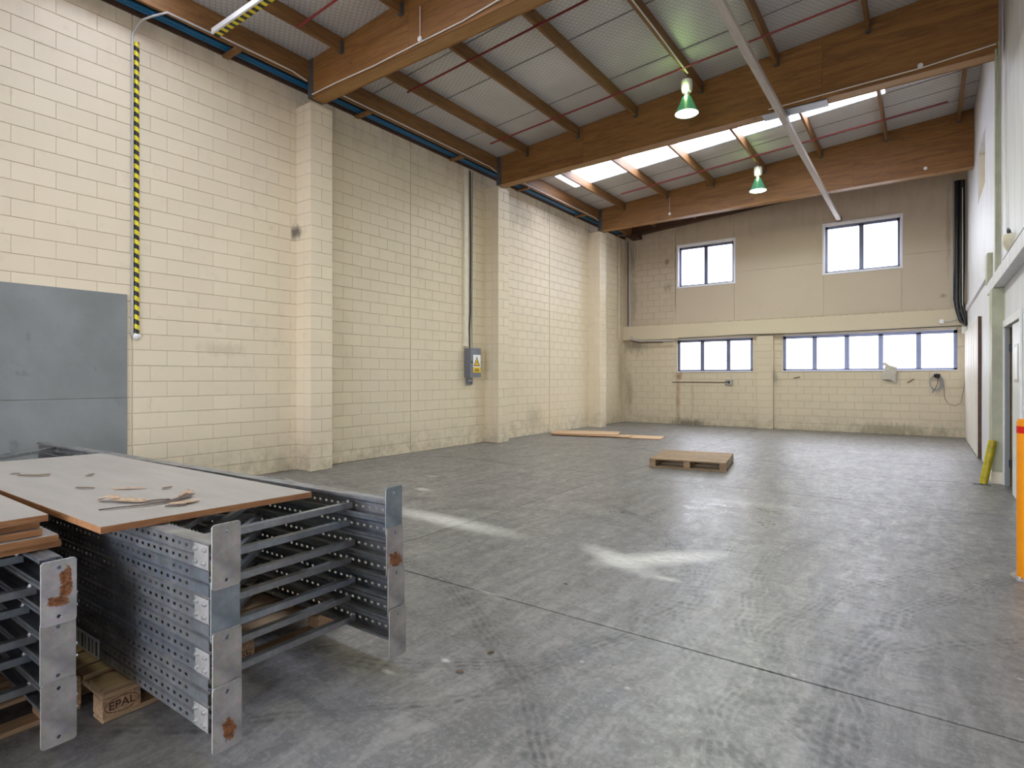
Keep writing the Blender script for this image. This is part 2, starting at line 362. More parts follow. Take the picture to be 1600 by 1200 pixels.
# ------------------------------------------------------------------ mesh helpers
class MB:
    def __init__(s): s.v = []; s.f = []; s.mi = []; s.cur = 0
    def add(s, vs, fs):
        o = len(s.v); s.v += [tuple(v) for v in vs]; s.f += [tuple(i + o for i in f) for f in fs]; s.mi += [s.cur] * len(fs); return s
    def box(s, x0, x1, y0, y1, z0, z1):
        return s.add([(x0, y0, z0), (x1, y0, z0), (x1, y1, z0), (x0, y1, z0), (x0, y0, z1), (x1, y0, z1), (x1, y1, z1), (x0, y1, z1)],
                     [(0, 3, 2, 1), (4, 5, 6, 7), (0, 1, 5, 4), (1, 2, 6, 5), (2, 3, 7, 6), (3, 0, 4, 7)])
    def hexa(s, p): # 8 points bottom 4 top 4
        return s.add(p, [(0, 3, 2, 1), (4, 5, 6, 7), (0, 1, 5, 4), (1, 2, 6, 5), (2, 3, 7, 6), (3, 0, 4, 7)])
    def prism(s, poly, z0, z1):
        n = len(poly)
        return s.add([(x, y, z0) for x, y in poly] + [(x, y, z1) for x, y in poly],
                     [tuple(reversed(range(n))), tuple(range(n, 2 * n))] + [(i, (i + 1) % n, n + (i + 1) % n, n + i) for i in range(n)])
    def tube(s, pts, r, n=8, cap=True):
        pts = [Vector(p) for p in pts]; rings = []
        up = None
        for i, p in enumerate(pts):
            d = ((pts[i] - pts[i - 1]).normalized() if i else Vector()) + ((pts[i + 1] - pts[i]).normalized() if i < len(pts) - 1 else Vector())
            d.normalize()
            if up is None:
                up = d.orthogonal().normalized()
            a = (up - d * up.dot(d)); a = a.normalized() if a.length > 1e-6 else d.orthogonal().normalized()
            up = a; b = d.cross(a)
            rr = r[i] if isinstance(r, (list, tuple)) else r
            rings.append([p + (a * math.cos(2 * PI * k / n) + b * math.sin(2 * PI * k / n)) * rr for k in range(n)])
        vs = [v for rg in rings for v in rg]; fs = []
        for i in range(len(rings) - 1):
            for k in range(n):
                k2 = (k + 1) % n; fs.append((i * n + k, i * n + k2, (i + 1) * n + k2, (i + 1) * n + k))
        if cap: fs += [tuple(reversed(range(n))), tuple(range((len(rings) - 1) * n, len(rings) * n))]
        return s.add(vs, fs)
    def lathe(s, prof, c=(0, 0, 0), n=24, cap=False):
        vs = []; fs = []
        for (r, z) in prof:
            vs += [(c[0] + r * math.cos(2 * PI * k / n), c[1] + r * math.sin(2 * PI * k / n), c[2] + z) for k in range(n)]
        for i in range(len(prof) - 1):
            for k in range(n):
                k2 = (k + 1) % n; fs.append((i * n + k, i * n + k2, (i + 1) * n + k2, (i + 1) * n + k))
        if cap: fs += [tuple(reversed(range(n))), tuple(range((len(prof) - 1) * n, len(prof) * n))]
        return s.add(vs, fs)
    def mesh(s, name, mats):
        me = bpy.data.meshes.new(name); me.from_pydata(s.v, [], s.f)
        if not isinstance(mats, (list, tuple)): mats = [mats]
        for m in mats: me.materials.append(m)
        if len(mats) > 1: me.polygons.foreach_set('material_index', s.mi)
        me.update(); return me
    def build(s, name, mats, parent=None, smooth=False, bev=0, loc=None, rot=None):
        me = s.mesh(name, mats)
        return inst(name, me, parent, loc, rot, smooth, bev)
def inst(name, me, parent=None, loc=None, rot=None, smooth=False, bev=0):
    o = bpy.data.objects.new(name, me); COL.objects.link(o)
    if parent: o.parent = parent
    if loc: o.location = loc
    if rot: o.rotation_euler = rot
    if smooth:
        me.polygons.foreach_set('use_smooth', [True] * len(me.polygons))
        try: me.set_sharp_from_angle(angle=.7)
        except Exception: pass
    if bev:
        b = o.modifiers.new('bevel', 'BEVEL'); b.width = bev; b.segments = 1; b.limit_method = 'ANGLE'; b.angle_limit = .6
    return o
def box(name, x0, x1, y0, y1, z0, z1, mat, parent=None, bev=0):
    return MB().box(x0, x1, y0, y1, z0, z1).build(name, mat, parent, bev=bev)
def tag(o, label, cat, group=None):
    o['label'] = label; o['category'] = cat
    if group: o['group'] = group
    return o
def struct(o, label=None):
    o['kind'] = 'structure'
    if label: o['label'] = label
    return o
def empty(name, loc=(0, 0, 0), rot=(0, 0, 0), parent=None):
    o = bpy.data.objects.new(name, None); COL.objects.link(o); o.location = loc; o.rotation_euler = rot; o.empty_display_size = .1
    if parent: o.parent = parent
    return o
def lab(o, l): o['label'] = l; return o
def copy_tree(o, parent=None):
    c = o.copy(); COL.objects.link(c); c.parent = parent
    for ch in list(o.children): copy_tree(ch, c)
    return c
def arc(c, r, a0, a1, n, plane='yz', k=0):
    out = []
    for i in range(n + 1):
        a = a0 + (a1 - a0) * i / n; u, v = c[0] + r * math.cos(a), c[1] + r * math.sin(a)
        out.append({'yz': (k, u, v), 'xz': (u, k, v), 'xy': (u, v, k)}[plane])
    return out
def proj_d(x, y): return -x * math.sin(-CAM_YAW) * -1 * -1 if False else (-math.sin(CAM_YAW) * x + math.cos(CAM_YAW) * y)
def in_view(x, y, z):
    d = proj_d(x, y)
    if d < .3: return None
    l = math.cos(CAM_YAW) * x + math.sin(CAM_YAW) * y
    px, py = 800 + 900 * l / d, 590 + 900 * (1.45 - z) / d
    return (px, py, d) if -20 < px < 1620 and -20 < py < 1220 else None

# ------------------------------------------------------------------ floor
fl = struct(empty('floor'))
GAP = .0055
xs = [WL - .2, -3.73, 1.0]; ys = [-6.2, -1.75, 3.05, 7.88, 12.72, 17.8]
for i in range(len(xs) - 1):
    for j in range(len(ys) - 1):
        box('slab', xs[i] + GAP, xs[i + 1] - GAP, ys[j] + GAP, ys[j + 1] - GAP, -.12, 0, M['floor'], fl, .003)
box('joint_bed', WL - .2, 1.0, -6.2, 17.8, -.14, -.025, M['dark_hole'], fl)

# ------------------------------------------------------------------ block walls
def block_mesh(length, h, t=.012, ch=.003, mat=None, depth=None):
    """block seen from +X; origin at centre of its back face"""
    a, b = length / 2, h / 2; d0 = -(depth or .03)
    m = MB()
    def ring(x, i): return [(x, -a + i, -b + i), (x, a - i, -b + i), (x, a - i, b - i), (x, -a + i, b - i)]
    vs = ring(d0, 0) + ring(t - ch, 0) + ring(t, ch)
    fs = [(8, 9, 10, 11), (3, 2, 1, 0)]
    for k in (0, 4):
        for i in range(4): fs.append((k + i, k + (i + 1) % 4, k + 4 + (i + 1) % 4, k + 4 + i))
    m.add(vs, fs); return m
_bm = {}
def shared_block(length, h, mat):
    k = (round(length, 3), round(h, 3), mat.name)
    if k not in _bm: _bm[k] = block_mesh(length, h).mesh('block', mat)
    return _bm[k]
def lay(bounds, z1, skip=None):
    """running bond between control joints -> list (u0,u1,z0,z1)"""
    out = []; n = 0; z = 0
    while z < z1 - .03:
        zt = min(z + .2, z1)
        for a, b in zip(bounds[:-1], bounds[1:]):
            u = a + .006 + (0 if n % 2 == 0 else -.2)
            while u < b - .012:
                u0, u1 = max(u, a + .006), min(u + .4, b - .006)
                if u1 - u0 > .04: out.append((u0 + .001, u1 - .001, z + .003, zt - .003))
                u += .4
        z += .2; n += 1
    return out
def cut(blocks, holes):
    """remove the rectangles (u0,u1,z0,z1) from blocks, keeping left-over pieces"""
    for (h0, h1, k0, k1) in holes:
        nb = []
        for (a, b, c, d) in blocks:
            if b <= h0 or a >= h1 or d <= k0 or c >= k1: nb.append((a, b, c, d)); continue
            if a < h0 - .03: nb.append((a, h0, c, d))
            if b > h1 + .03: nb.append((h1, b, c, d))
            aa, bb = max(a, h0), min(b, h1)
            if c < k0 - .03: nb.append((aa, bb, c, k0))
            if d > k1 + .03: nb.append((aa, bb, k1, d))
        blocks = nb
    return blocks
def place_blocks(parent, blocks, to_world, rot, mat, limit, hidden=lambda u, z: False, frame=lambda u, z: True):
    sc = []
    for b in blocks:
        uc, zc = (b[0] + b[1]) / 2, (b[2] + b[3]) / 2
        wpt = to_world(uc, zc); v = in_view(*wpt)
        area = 0
        if v and not hidden(uc, zc): area = (b[1] - b[0]) * (b[3] - b[2]) / v[2] ** 2
        sc.append((area, b, wpt))
    sc.sort(key=lambda q: -q[0])
    rest = MB()
    for i, (ar, b, wpt) in enumerate(sc):
        if i < limit and ar > 0:
            o = inst('block', shared_block(b[1] - b[0], b[3] - b[2], mat), parent, wpt, (0, 0, rot))
        else:
            m = block_mesh(b[1] - b[0], b[3] - b[2]); R = Matrix.Rotation(rot, 3, 'Z')
            rest.add([tuple(R @ Vector(v) + Vector(wpt)) for v in m.v], m.f)
    if rest.v:
        o = rest.build('blockwork', mat, parent); o['kind'] = 'stuff'

# left wall
wl = struct(empty('wall_left'))
box('wall_core', WL - .2, WL - .012, YF - .2, YB + .2, 0, 6.0, M['mortar'], wl)
PIL = [(.53, .93), (5.39, 5.79), (10.18, 10.58), (15.07, 15.47)]
PT = 5.70
bl = lay([-.9, 3.085, 7.875, 12.93, YB], 6.0)
bl = cut(bl, [(a, b, 0, PT) for a, b in PIL])
place_blocks(wl, bl, lambda u, z: (WL - .012, u, z), 0, M['block'], 300,
             hidden=lambda u, z: (u < 3.0 and z < 2.4) or u > 9.5)
for (a, b) in PIL:
    p = empty('pilaster', parent=wl)
    box('pilaster_core', WL - .01, WL + .372, a + .008, b - .008, 0, PT - .002, M['mortar'], p)
    z = 0; n = 0
    while z < PT - .04:
        zt = min(z + .2, PT); hh = zt - z - .008
        if n % 2 == 0: parts = [(WL + .20, WL + .38, a, b)]
        else: parts = [(WL + .20, WL + .38, a, (a + b) / 2 - .002), (WL + .20, WL + .38, (a + b) / 2 + .002, b)]
        parts.append((WL - .01, WL + .197, a, b))
        for q, (x0, x1, y0, y1) in enumerate(parts):
            key = ('p', round(x1 - x0, 3), round(y1 - y0, 3), round(hh, 3))
            if key not in _bm:
                _bm[key] = MB().box(-(x1 - x0) / 2, (x1 - x0) / 2, -(y1 - y0) / 2, (y1 - y0) / 2, -hh / 2, hh / 2).mesh('block', M['block'])
            if b < 5 : continue
            inst('block', _bm[key], p, ((x0 + x1) / 2, (y0 + y1) / 2, z + .004 + hh / 2), bev=.003)
        z += .2; n += 1

# back wall with windows
WIN = [(-6.29, -4.06, 1.64, 2.64), (-3.26, .63, 1.64, 2.64), (-6.25, -4.58, 4.27, 5.52), (-2.22, -.51, 4.27, 5.56)]
wb = struct(empty('wall_back'))
def grid_wall(mb, x0, x1, z0, z1, y0, y1, holes, ztop=None):
    xs_ = sorted({x0, x1, *[h[0] for h in holes], *[h[1] for h in holes]}); zs_ = sorted({z0, z1, *[h[2] for h in holes], *[h[3] for h in holes]})
    xs_ = [x for x in xs_ if x0 <= x <= x1]; zs_ = [z for z in zs_ if z0 <= z <= z1]
    for a, b in zip(xs_[:-1], xs_[1:]):
        for c, d in zip(zs_[:-1], zs_[1:]):
            xm, zm = (a + b) / 2, (c + d) / 2
            if any(h[0] < xm < h[1] and h[2] < zm < h[3] for h in holes): continue
            if ztop and abs(d - z1) < 1e-6:
                mb.hexa([(a, y0, c), (b, y0, c), (b, y1, c), (a, y1, c), (a, y0, ztop(a)), (b, y0, ztop(b)), (b, y1, ztop(b)), (a, y1, ztop(a))])
            else: mb.box(a, b, y0, y1, c, d)
m = MB(); grid_wall(m, WL - .2, WR + .2, 0, 6.4, YB + .012, YB + .24, WIN, lambda x: roof_z(x) + .05)
m.build('wall_core', M['mortar'], wb)
bk = lay([WL, -3.92 + .2, WR], 2.66)
bk = cut(bk, [(-3.92, -3.49, 0, 3)] + [(a - .004, b + .004, c - .004, d + .004) for a, b, c, d in WIN[:2]])
place_blocks(wb, bk, lambda u, z: (u, YB + .012, z), -PI / 2, M['block_back'], 260)
up = [(a, b, c + 3.12, d + 3.12) for a, b, c, d in lay([WL, -6.33], 2.95)]
place_blocks(wb, up, lambda u, z: (u, YB + .012, z), -PI / 2, M['panel_back'], 40)
# central pier and concrete band
p = empty('pilaster', parent=wb)
z = 0; n = 0
while z < 2.6:
    zt = min(z + .2, 2.64)
    box('block', -3.92, -3.49, YB - .12, YB + .02, z + .004, zt - .004, M['block_back'], p, .003); z += .2
box('pilaster_core', -3.915, -3.495, YB - .115, YB + .02, 0, 2.64, M['mortar'], p)
box('concrete_band', WL, WR, YB - .14, YB + .03, 2.66, 3.12, M['block_back'], wb, .006)
# upper sheet cladding with seams
seams = [-6.32, -4.57, -2.24, -.49, WR]
for a, b in zip(seams[:-1], seams[1:]):
    for (c, d) in ((3.125, 4.55), (4.555, 7.1)):
        m = MB(); hs = [h for h in WIN[2:]]
        hs = [(max(h[0], a), min(h[1], b), max(h[2], c), min(h[3], d)) for h in hs if h[0] < b and h[1] > a and h[2] < d and h[3] > c]
        grid_wall(m, a + .003, b - .003, c, d, YB - .012, YB + .013, hs, (lambda x: roof_z(x) - .02) if d > 6 else None)
        m.build('wall_panel', M['panel_back'], wb)

# windows
def window(name, r, muls, depth=.10, trim=True):
    x0, x1, z0, z1 = r
    wn = struct(empty(name, ((x0 + x1) / 2, YB + .05, z0))); ox, oz = (x0 + x1) / 2, z0
    def bb(nm, a, b, y0, y1, c, d, mat, par=wn): return box(nm, a - ox, b - ox, y0 - YB - .05, y1 - YB - .05, c - oz, d - oz, mat, par, .003)
    fy0, fy1 = YB + .06, YB + .12; f = .075
    bb('frame', x0, x0 + f, fy0, fy1, z0, z1, M['window_alu']); bb('frame', x1 - f, x1, fy0, fy1, z0, z1, M['window_alu'])
    bb('frame', x0, x1, fy0, fy1, z1 - f - .03, z1 - .03, M['window_alu']); bb('frame', x0, x1, fy0, fy1, z0, z0 + .05, M['window_alu'])
    bb('head_trim', x0, x1, fy0 - .01, fy1, z1 - .03, z1, M['sill_white'])
    ed = [x0 + f] + muls + [x1 - f]
    for k in muls: bb('mullion', k - .055, k + .055, fy0, fy1, z0 + .03, z1 - .06, M['window_alu'])
    for a, b in zip(ed[:-1], ed[1:]):
        bb('pane', a + .02, b - .02, fy0 + .028, fy0 + .034, z0 + .03, z1 - .07, M['glass'])
    bb('sill', x0 - (.0), x1, YB - .02, fy1, z0 - .02, z0 + .004, M['sill_white'])
    if trim:
        for (a, b, c, d) in ((x0 - .05, x0, z0 - .05, z1 + .05), (x1, x1 + .05, z0 - .05, z1 + .05), (x0, x1, z1, z1 + .05), (x0, x1, z0 - .05, z0 - .02)):
            bb('architrave', a, b, YB - .03, YB - .012, c, d, M['sill_white'])
        for (a, b) in ((x0, x0 + .012), (x1 - .012, x1)):
            bb('reveal', a, b, YB - .012, fy0, z0, z1, M['sill_white'])
    return wn
window('window_1', WIN[0], [-5.53, -4.76], trim=False)
window('window_2', WIN[1], [-2.47, -1.70, -.94, -.14], trim=False)
window('window_3', WIN[2], [-5.42])
window('window_4', WIN[3], [-1.37])

# right wall: far part, near part, pier
wr = struct(empty('wall_right'))
m = MB(); m2 = []
far_hole = [(12.4, 14.0, 4.7, 5.65)]
def ygrid(mb, y0, y1, z0, z1, x0, x1, holes):
    ys_ = sorted({y0, y1, *[h[0] for h in holes], *[h[1] for h in holes]}); zs_ = sorted({z0, z1, *[h[2] for h in holes], *[h[3] for h in holes]})
    for a, b in zip(ys_[:-1], ys_[1:]):
        for c, d in zip(zs_[:-1], zs_[1:]):
            ym, zm = (a + b) / 2, (c + d) / 2
            if any(h[0] < ym < h[1] and h[2] < zm < h[3] for h in holes): continue
            mb.box(x0, x1, a, b, c, d)
ygrid(m, 10.62, YB + .2, 0, 7.05, WR, WR + .25, far_hole)
m.build('wall_far_section', M['white_wall'], wr)
XN = .87
m = MB(); ygrid(m, YF - .2, 10.62, 0, 7.05, XN, XN + .055, [(8.57, 10.18, -1, 2.12)])
m.build('wall_near_section', M['white_wall'], wr)
box('pier', .74, 1.0, 10.25, 10.65, 0, 2.675, M['olive_paint'], wr, .004)
box('pier_base', .733, .99, 10.243, 10.66, 0, .16, M['cream_plain'], wr, .003)
box('stub_post', .745, WR, 11.1, 11.4, 2.86, 3.31, M['olive_paint'], wr, .004)
# horizontal seam strips of the upper lining
box('lining_strip', WR - .035, WR, 11.42, YB - .16, 3.03, 3.15, M['white_wall'], wr, .004)
# high window recess
w5 = struct(empty('window_5', (WR, 13.2, 4.7)))
box('pane', .10, .106, -.8, .8, 0, .95, M['cream_plain'], w5)
box('sill', .0, .10, -.8, .8, 0, .02, M['cream_plain'], w5); box('frame', .02, .10, .74, .8, .02, .95, M['cream_plain'], w5)
box('frame', .07, .12, -.8, -.74, .02, .95, M['cream_plain'], w5)
# closed room box keeps sky light out; dark colour stands in for its gloom
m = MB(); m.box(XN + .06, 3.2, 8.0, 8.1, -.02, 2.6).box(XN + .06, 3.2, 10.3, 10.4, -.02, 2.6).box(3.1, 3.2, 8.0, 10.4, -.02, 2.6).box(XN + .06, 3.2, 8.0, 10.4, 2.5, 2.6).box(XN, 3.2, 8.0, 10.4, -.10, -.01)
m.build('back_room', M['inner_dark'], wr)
# front wall (behind the camera) with its open vehicle door
wf = struct(empty('wall_front'))
m = MB(); grid_wall(m, WL - .2, 1.1, 0, 6.4, YF - .2, YF, [(-5.8, .6, -.01, 3.8)], lambda x: roof_z(x) + .05)
m.build('wall_core', M['block'], wf)

# ------------------------------------------------------------------ roof
ce = struct(empty('ceiling'))
strips = [-6.25, -4.9, -3.6, -2.3, -1.0, .4, 1.35, 2.3, 3.35, 4.45, 5.5, 6.65, 7.62, 9.02, 10.35, 12.0, 13.05, 13.72, 14.4, 15.6, 16.7, 17.85]
for i, (a, b) in enumerate(zip(strips[:-1], strips[1:])):
    dz = .004 * (i % 2)
    def slab(x0, x1, nm, mat, t=.03):
        MB().hexa([(x0, a - .02, roof_z(x0) + dz), (x1, a - .02, roof_z(x1) + dz), (x1, b, roof_z(x1) + dz), (x0, b, roof_z(x0) + dz),
                   (x0, a - .02, roof_z(x0) + dz + t), (x1, a - .02, roof_z(x1) + dz + t), (x1, b, roof_z(x1) + dz + t), (x0, b, roof_z(x0) + dz + t)]).build(nm, mat, ce)
    if a in (2.3, 12.0):
        slab(-8.3, -7.35, 'roof_panel', M['foil']); slab(-.62, 1.1, 'roof_panel', M['foil'])
        for q in range(5): slab(-7.34 + q * 1.344, -7.34 + (q + 1) * 1.344 - .004, 'skylight_sheet', M['skylight'], .004)
    else: slab(-8.3, 1.1, 'roof_panel', M['foil'])
    MB().hexa([(-8.1, b - .012, roof_z(-8.1) - .006), (WR, b - .012, roof_z(WR) - .006), (WR, b, roof_z(WR) - .006), (-8.1, b, roof_z(-8.1) - .006),
               (-8.1, b - .012, roof_z(-8.1) - .001), (WR, b - .012, roof_z(WR) - .001), (WR, b, roof_z(WR) - .001), (-8.1, b, roof_z(-8.1) - .001)]).build('lap_shadow_line', M['hanger'], ce) if i > 8 else None  # thin dark strip stands in for the shadow gap at each lap
box('gap_seal_board', WL - .06, WL + .03, YF - .1, YB + .1, 5.99, roof_z(WL) + .02, M['dark_timber'], ce)  # added board seals out sky light, its dark colour stands for the shaded gap
BEAMY = [.55, 5.38, 10.18, 15.05]; BT = .25
PX = [-6.90, -5.66, -4.43, -3.20, -1.97, -.70, .56]
bays = [(-5.95, .55), (.80, 5.38), (5.63, 10.18), (10.43, 15.05), (15.30, 17.36)]
for bi, (a, b) in enumerate(bays):
    for x in PX:
        zt = roof_z(x) - .003
        pu = box('purlin', x - .024, x + .024, a + .002, b - .002, zt - .20, zt, M['purlin'], ce, .003)
        if bi in (1, 2, 3, 4):
            box('joist_hanger', x - .035, x + .035, b - .06, b - .003, zt - .215, zt - .05, M['hanger'], pu)
            if bi > 1: box('joist_hanger', x - .03, x + .03, a + .003, a + .05, zt - .215, zt - .05, M['hanger'], pu)
    zt = roof_z(-7.72)
    box('edge_purlin', -7.745, -7.695, a + .002, b - .002, 6.0, zt, M['purlin'], ce, .003)
    L = b - a
    if bi > 0:
        ks = {1: [4.25], 2: [6.56, 9.0], 3: [11.4, 14.2], 4: [16.9]}[bi]
        for y in ks: box('timber_cleat', WL + .02, -7.68, y - .045, y + .045, 5.955, 5.998, M['purlin'], ce, .003)
# plate against the back wall
m = MB(); m.hexa([(-7.9, 17.37, 6.02), (WR, 17.37, roof_z(WR) - .30), (WR, 17.57, roof_z(WR) - .30), (-7.9, 17.57, 6.02),
                  (-7.9, 17.37, roof_z(-7.9) - .004), (WR, 17.37, roof_z(WR) - .004), (WR, 17.57, roof_z(WR) - .004), (-7.9, 17.57, roof_z(-7.9) - .004)])
tag(m.build('wall_plate_beam', M['dark_timber']), 'dark brown timber beam along the top of the far wall', 'beam')
box('corner_bracket', -7.72, -7.42, 17.2, 17.55, 5.9, 6.02, M['dark_timber'], ce)

# big plywood box beams
def timber_beam(y, zl, zr, label, depth_seams):
    b = tag(empty('timber_beam', (-7.7, y, zl)), label, 'beam')
    X0, X1 = -7.68, WR - .005 if y > 8 else .86
    def zb(x): return zl + (zr - zl) * (x + 7.68) / 8.5 - zl
    n = depth_seams; ww = (X1 - X0) / n
    for i in range(n):
        a, c = X0 + i * ww + .0015, X0 + (i + 1) * ww - .0015
        for (y0, y1) in ((0, .02), (BT - .02, BT)):
            MB().hexa([(a + 7.7, y0, zb(a) + .0), (c + 7.7, y0, zb(c)), (c + 7.7, y1, zb(c)), (a + 7.7, y1, zb(a)),
                       (a + 7.7, y0, roof_z(a) - zl - .004), (c + 7.7, y0, roof_z(c) - zl - .004), (c + 7.7, y1, roof_z(c) - zl - .004), (a + 7.7, y1, roof_z(a) - zl - .004)]).build('ply_web', M['beam_ply'], b, bev=.001)
    MB().hexa([(X0 + 7.7, .021, zb(X0) + .004), (X1 + 7.7, .021, zb(X1) + .004), (X1 + 7.7, BT - .021, zb(X1) + .004), (X0 + 7.7, BT - .021, zb(X0) + .004),
               (X0 + 7.7, .021, zb(X0) + .10), (X1 + 7.7, .021, zb(X1) + .10), (X1 + 7.7, BT - .021, zb(X1) + .10), (X0 + 7.7, BT - .021, zb(X0) + .10)]).build('bottom_flange', M['beam_edge'], b, bev=.003)
    # steel shoe at the pilaster end
    MB().box(-.02, .10, -.006, -.001, -.0, .62).box(-.03, -.022, -.006, BT + .006, .01, .60).build('end_bracket', M['hanger'], b)
    return b
timber_beam(5.38, 5.74, 5.80, 'nearest deep varnished plywood roof beam, crossing the top left of the view', 4)
timber_beam(10.18, 5.71, 5.86, 'middle deep plywood roof beam, resting on the second pilaster from the left, brightest lamp in front of it', 4)
timber_beam(15.05, 5.705, 5.77, 'farthest deep plywood roof beam, nearest the far wall windows', 4)
timber_beam(.55, 5.74, 5.80, 'deep plywood roof beam overhead behind the view', 4)

# pale strut along the hall under the beams
tr = tag(empty('ceiling_strut', (-1.87, 5.4, 5.62)), 'long pale weathered timber strut running lengthwise under the roof beams to the far wall', 'strut')
for (a, b) in ((0, 4.9), (4.905, 9.75), (9.755, 12.1)):
    box('timber_length', -.05, .05, a, b, 0, .075, M['track'], tr, .003)
box('steel_splice_plate', -.34, .62, 4.775, 5.04, .172, .182, M['grey_steel'], tr)
for y in (.02, 4.80, 9.67): box('packing_block', -.05, .05, y, y + .2, .076, .17 if y > 4 and y < 5 else (.115 if y < 1 else .12), M['grey_steel'], tr)
if True: box('end_cleat', -.06, .06, 12.05, 12.18, -.02, .09, M['dark_timber'], tr)

# red tie rods
for (y, x0, x1, lb) in ((4.62, -6.88, 1.0 - .2, 'dark red tie rod under the purlins in front of the nearest beam'),
                        (6.72, -6.95, .8, 'dark red tie rod just beyond the nearest roof beam'),
                        (9.15, -7.1, .8, 'dark red tie rod in front of the middle roof beam, passing the nearer lamp'),
                        (13.75, -6.4, .35, 'dark red tie rod in front of the farthest roof beam')):
    o = MB().tube([(x0, y, roof_z(x0) - .222), (x1, y, roof_z(x1) - .222)], .016, 8).build('tie_rod', M['red_paint'], smooth=True)
    tag(o, lb, 'rod')

# high-bay lamps
def lamp(x, y, label, energy):
    zt = roof_z(x) - .205
    t = tag(empty('high_bay_lamp', (x, y, zt)), label, 'lamp', 'green tinted high bay lamps')
    z0 = 5.80 - zt
    MB().tube([(0, 0, 0), (0, 0, z0 + .56)], .008, 6).build('hook_rod', M['grey_steel'], t)
    MB().lathe([(.02, .56), (.085, .55), (.09, .53), (.09, .40), (.075, .36), (.04, .35)], (0, 0, z0), 20, True).build('ballast_housing', M['white_plastic'], t, True)
    MB().lathe([(.045, .36), (.045, .28)], (0, 0, z0), 16, True).build('lamp_neck', M['bolt'], t, True)
    MB().lathe([(.055, .29), (.075, .27), (.10, .20), (.135, .12), (.165, .05), (.19, .0), (.184, .0), (.16, .05), (.13, .12), (.095, .20), (.05, .28)], (0, 0, z0), 28).build('reflector', M['reflector'], t, True)
    MB().lathe([(.001, -.012), (.09, -.009), (.178, .006), (.178, .012), (.001, .012)], (0, 0, z0), 28).build('lens', M['lamp_face'], t, True)
    L = bpy.data.lights.new('lamp_light', 'AREA'); L.shape = 'DISK'; L.size = .34; L.energy = energy; L.color = (.97, 1.0, .72)
    o = bpy.data.objects.new('lamp_light', L); COL.objects.link(o); o.parent = t; o.location = (0, 0, z0 - .02)
    L2 = bpy.data.lights.new('lamp_glow', 'POINT'); L2.energy = energy * .05; L2.color = (.65, 1.0, .35); L2.shadow_soft_size = .05
    o = bpy.data.objects.new('lamp_glow', L2); COL.objects.link(o); o.parent = t; o.location = (0, -.11, z0 + .36)
lamp(-3.20, 9.40, 'nearer lit high bay lamp with green reflector, in front of the middle roof beam', 42)
lamp(-3.17, 14.25, 'farther lit high bay lamp with green reflector, in front of the farthest roof beam', 34)

lamp(-3.20, 4.55, 'unseen high bay lamp added overhead in front of the nearest beam to warm the lower walls', 20)  # unseen lamps continuing the row, added to warm the lower walls
lamp(-3.20, -.30, 'unseen high bay lamp added overhead behind the view to warm the lower walls', 14)
# small white detectors and boxes on the beams with their cable drops
def detector(x, y, z, lb, drop=None):
    t = tag(empty('ceiling_sensor', (x, y, z)), lb, 'sensor', 'white sensors on the roof beams')
    MB().lathe([(.001, -.012), (.03, -.012), (.034, .0), (.034, .02), (.001, .022)], (0, 0, 0), 14).build('sensor_body', M['white_plastic'], t, True, rot=(PI / 2, 0, 0))
    if drop: MB().tube([(0, -.008, .03), (0, -.008, drop)], .005, 6).build('cable_drop', M['white_cable'], t)
detector(-5.30, 5.355, 5.82, 'small white sensor low on the nearest beam at the end of a cable drop', .42)
detector(-4.02, 5.355, 5.86, 'small white sensor at the end of the cable on the nearest beam')
detector(-5.57, 15.02, 5.84, 'small white sensor low on the farthest beam at the end of a cable drop', .45)
detector(-.06, 10.15, 5.93, 'small white sensor near the right end of the middle roof beam')
detector(0.0, 15.02, 5.88, 'small white sensor near the right end of the farthest roof beam')
o = MB().tube([(-7.6, 5.36, 5.77), (-7.0, 5.358, 5.775), (-6.2, 5.36, 5.765), (-5.3, 5.36, 5.79), (-4.6, 5.36, 5.80), (-4.05, 5.36, 5.85)], .009, 6).build('beam_cable', M['white_cable'])
tag(o, 'thin white cable clipped along the bottom of the nearest beam', 'cable')
o = MB().tube([(-2.1, 10.16, 5.86), (-1.2, 10.16, 5.88), (-.06, 10.155, 5.90), (.78, 10.16, 5.97)], .009, 6).build('beam_cable', M['white_cable'])
tag(o, 'thin white cable clipped along the right half of the middle beam', 'cable')
MBt = MB().tube([(-3.165, 5.7, 6.47), (-3.165, 8.0, 6.47), (-3.165, 9.35, 6.44)], .012, 6)
tag(MBt.build('lamp_cable', M['white_cable']), 'white conduit running along a purlin to the nearer lamp', 'cable')

# ------------------------------------------------------------------ left wall services
for k, (xx, zz, rr) in enumerate(((WL + .10, 6.045, .030), (WL + .175, 6.04, .024))):
    o = MB().tube([(xx, -1.0, zz), (xx, 17.3, zz)], rr, 10).build('blue_pipe', M['blue_pipe'], smooth=True)
    tag(o, ['thicker bright blue pipe on top of the left wall, tight against it', 'thinner blue pipe on top of the left wall, on the room side'][k], 'pipe')
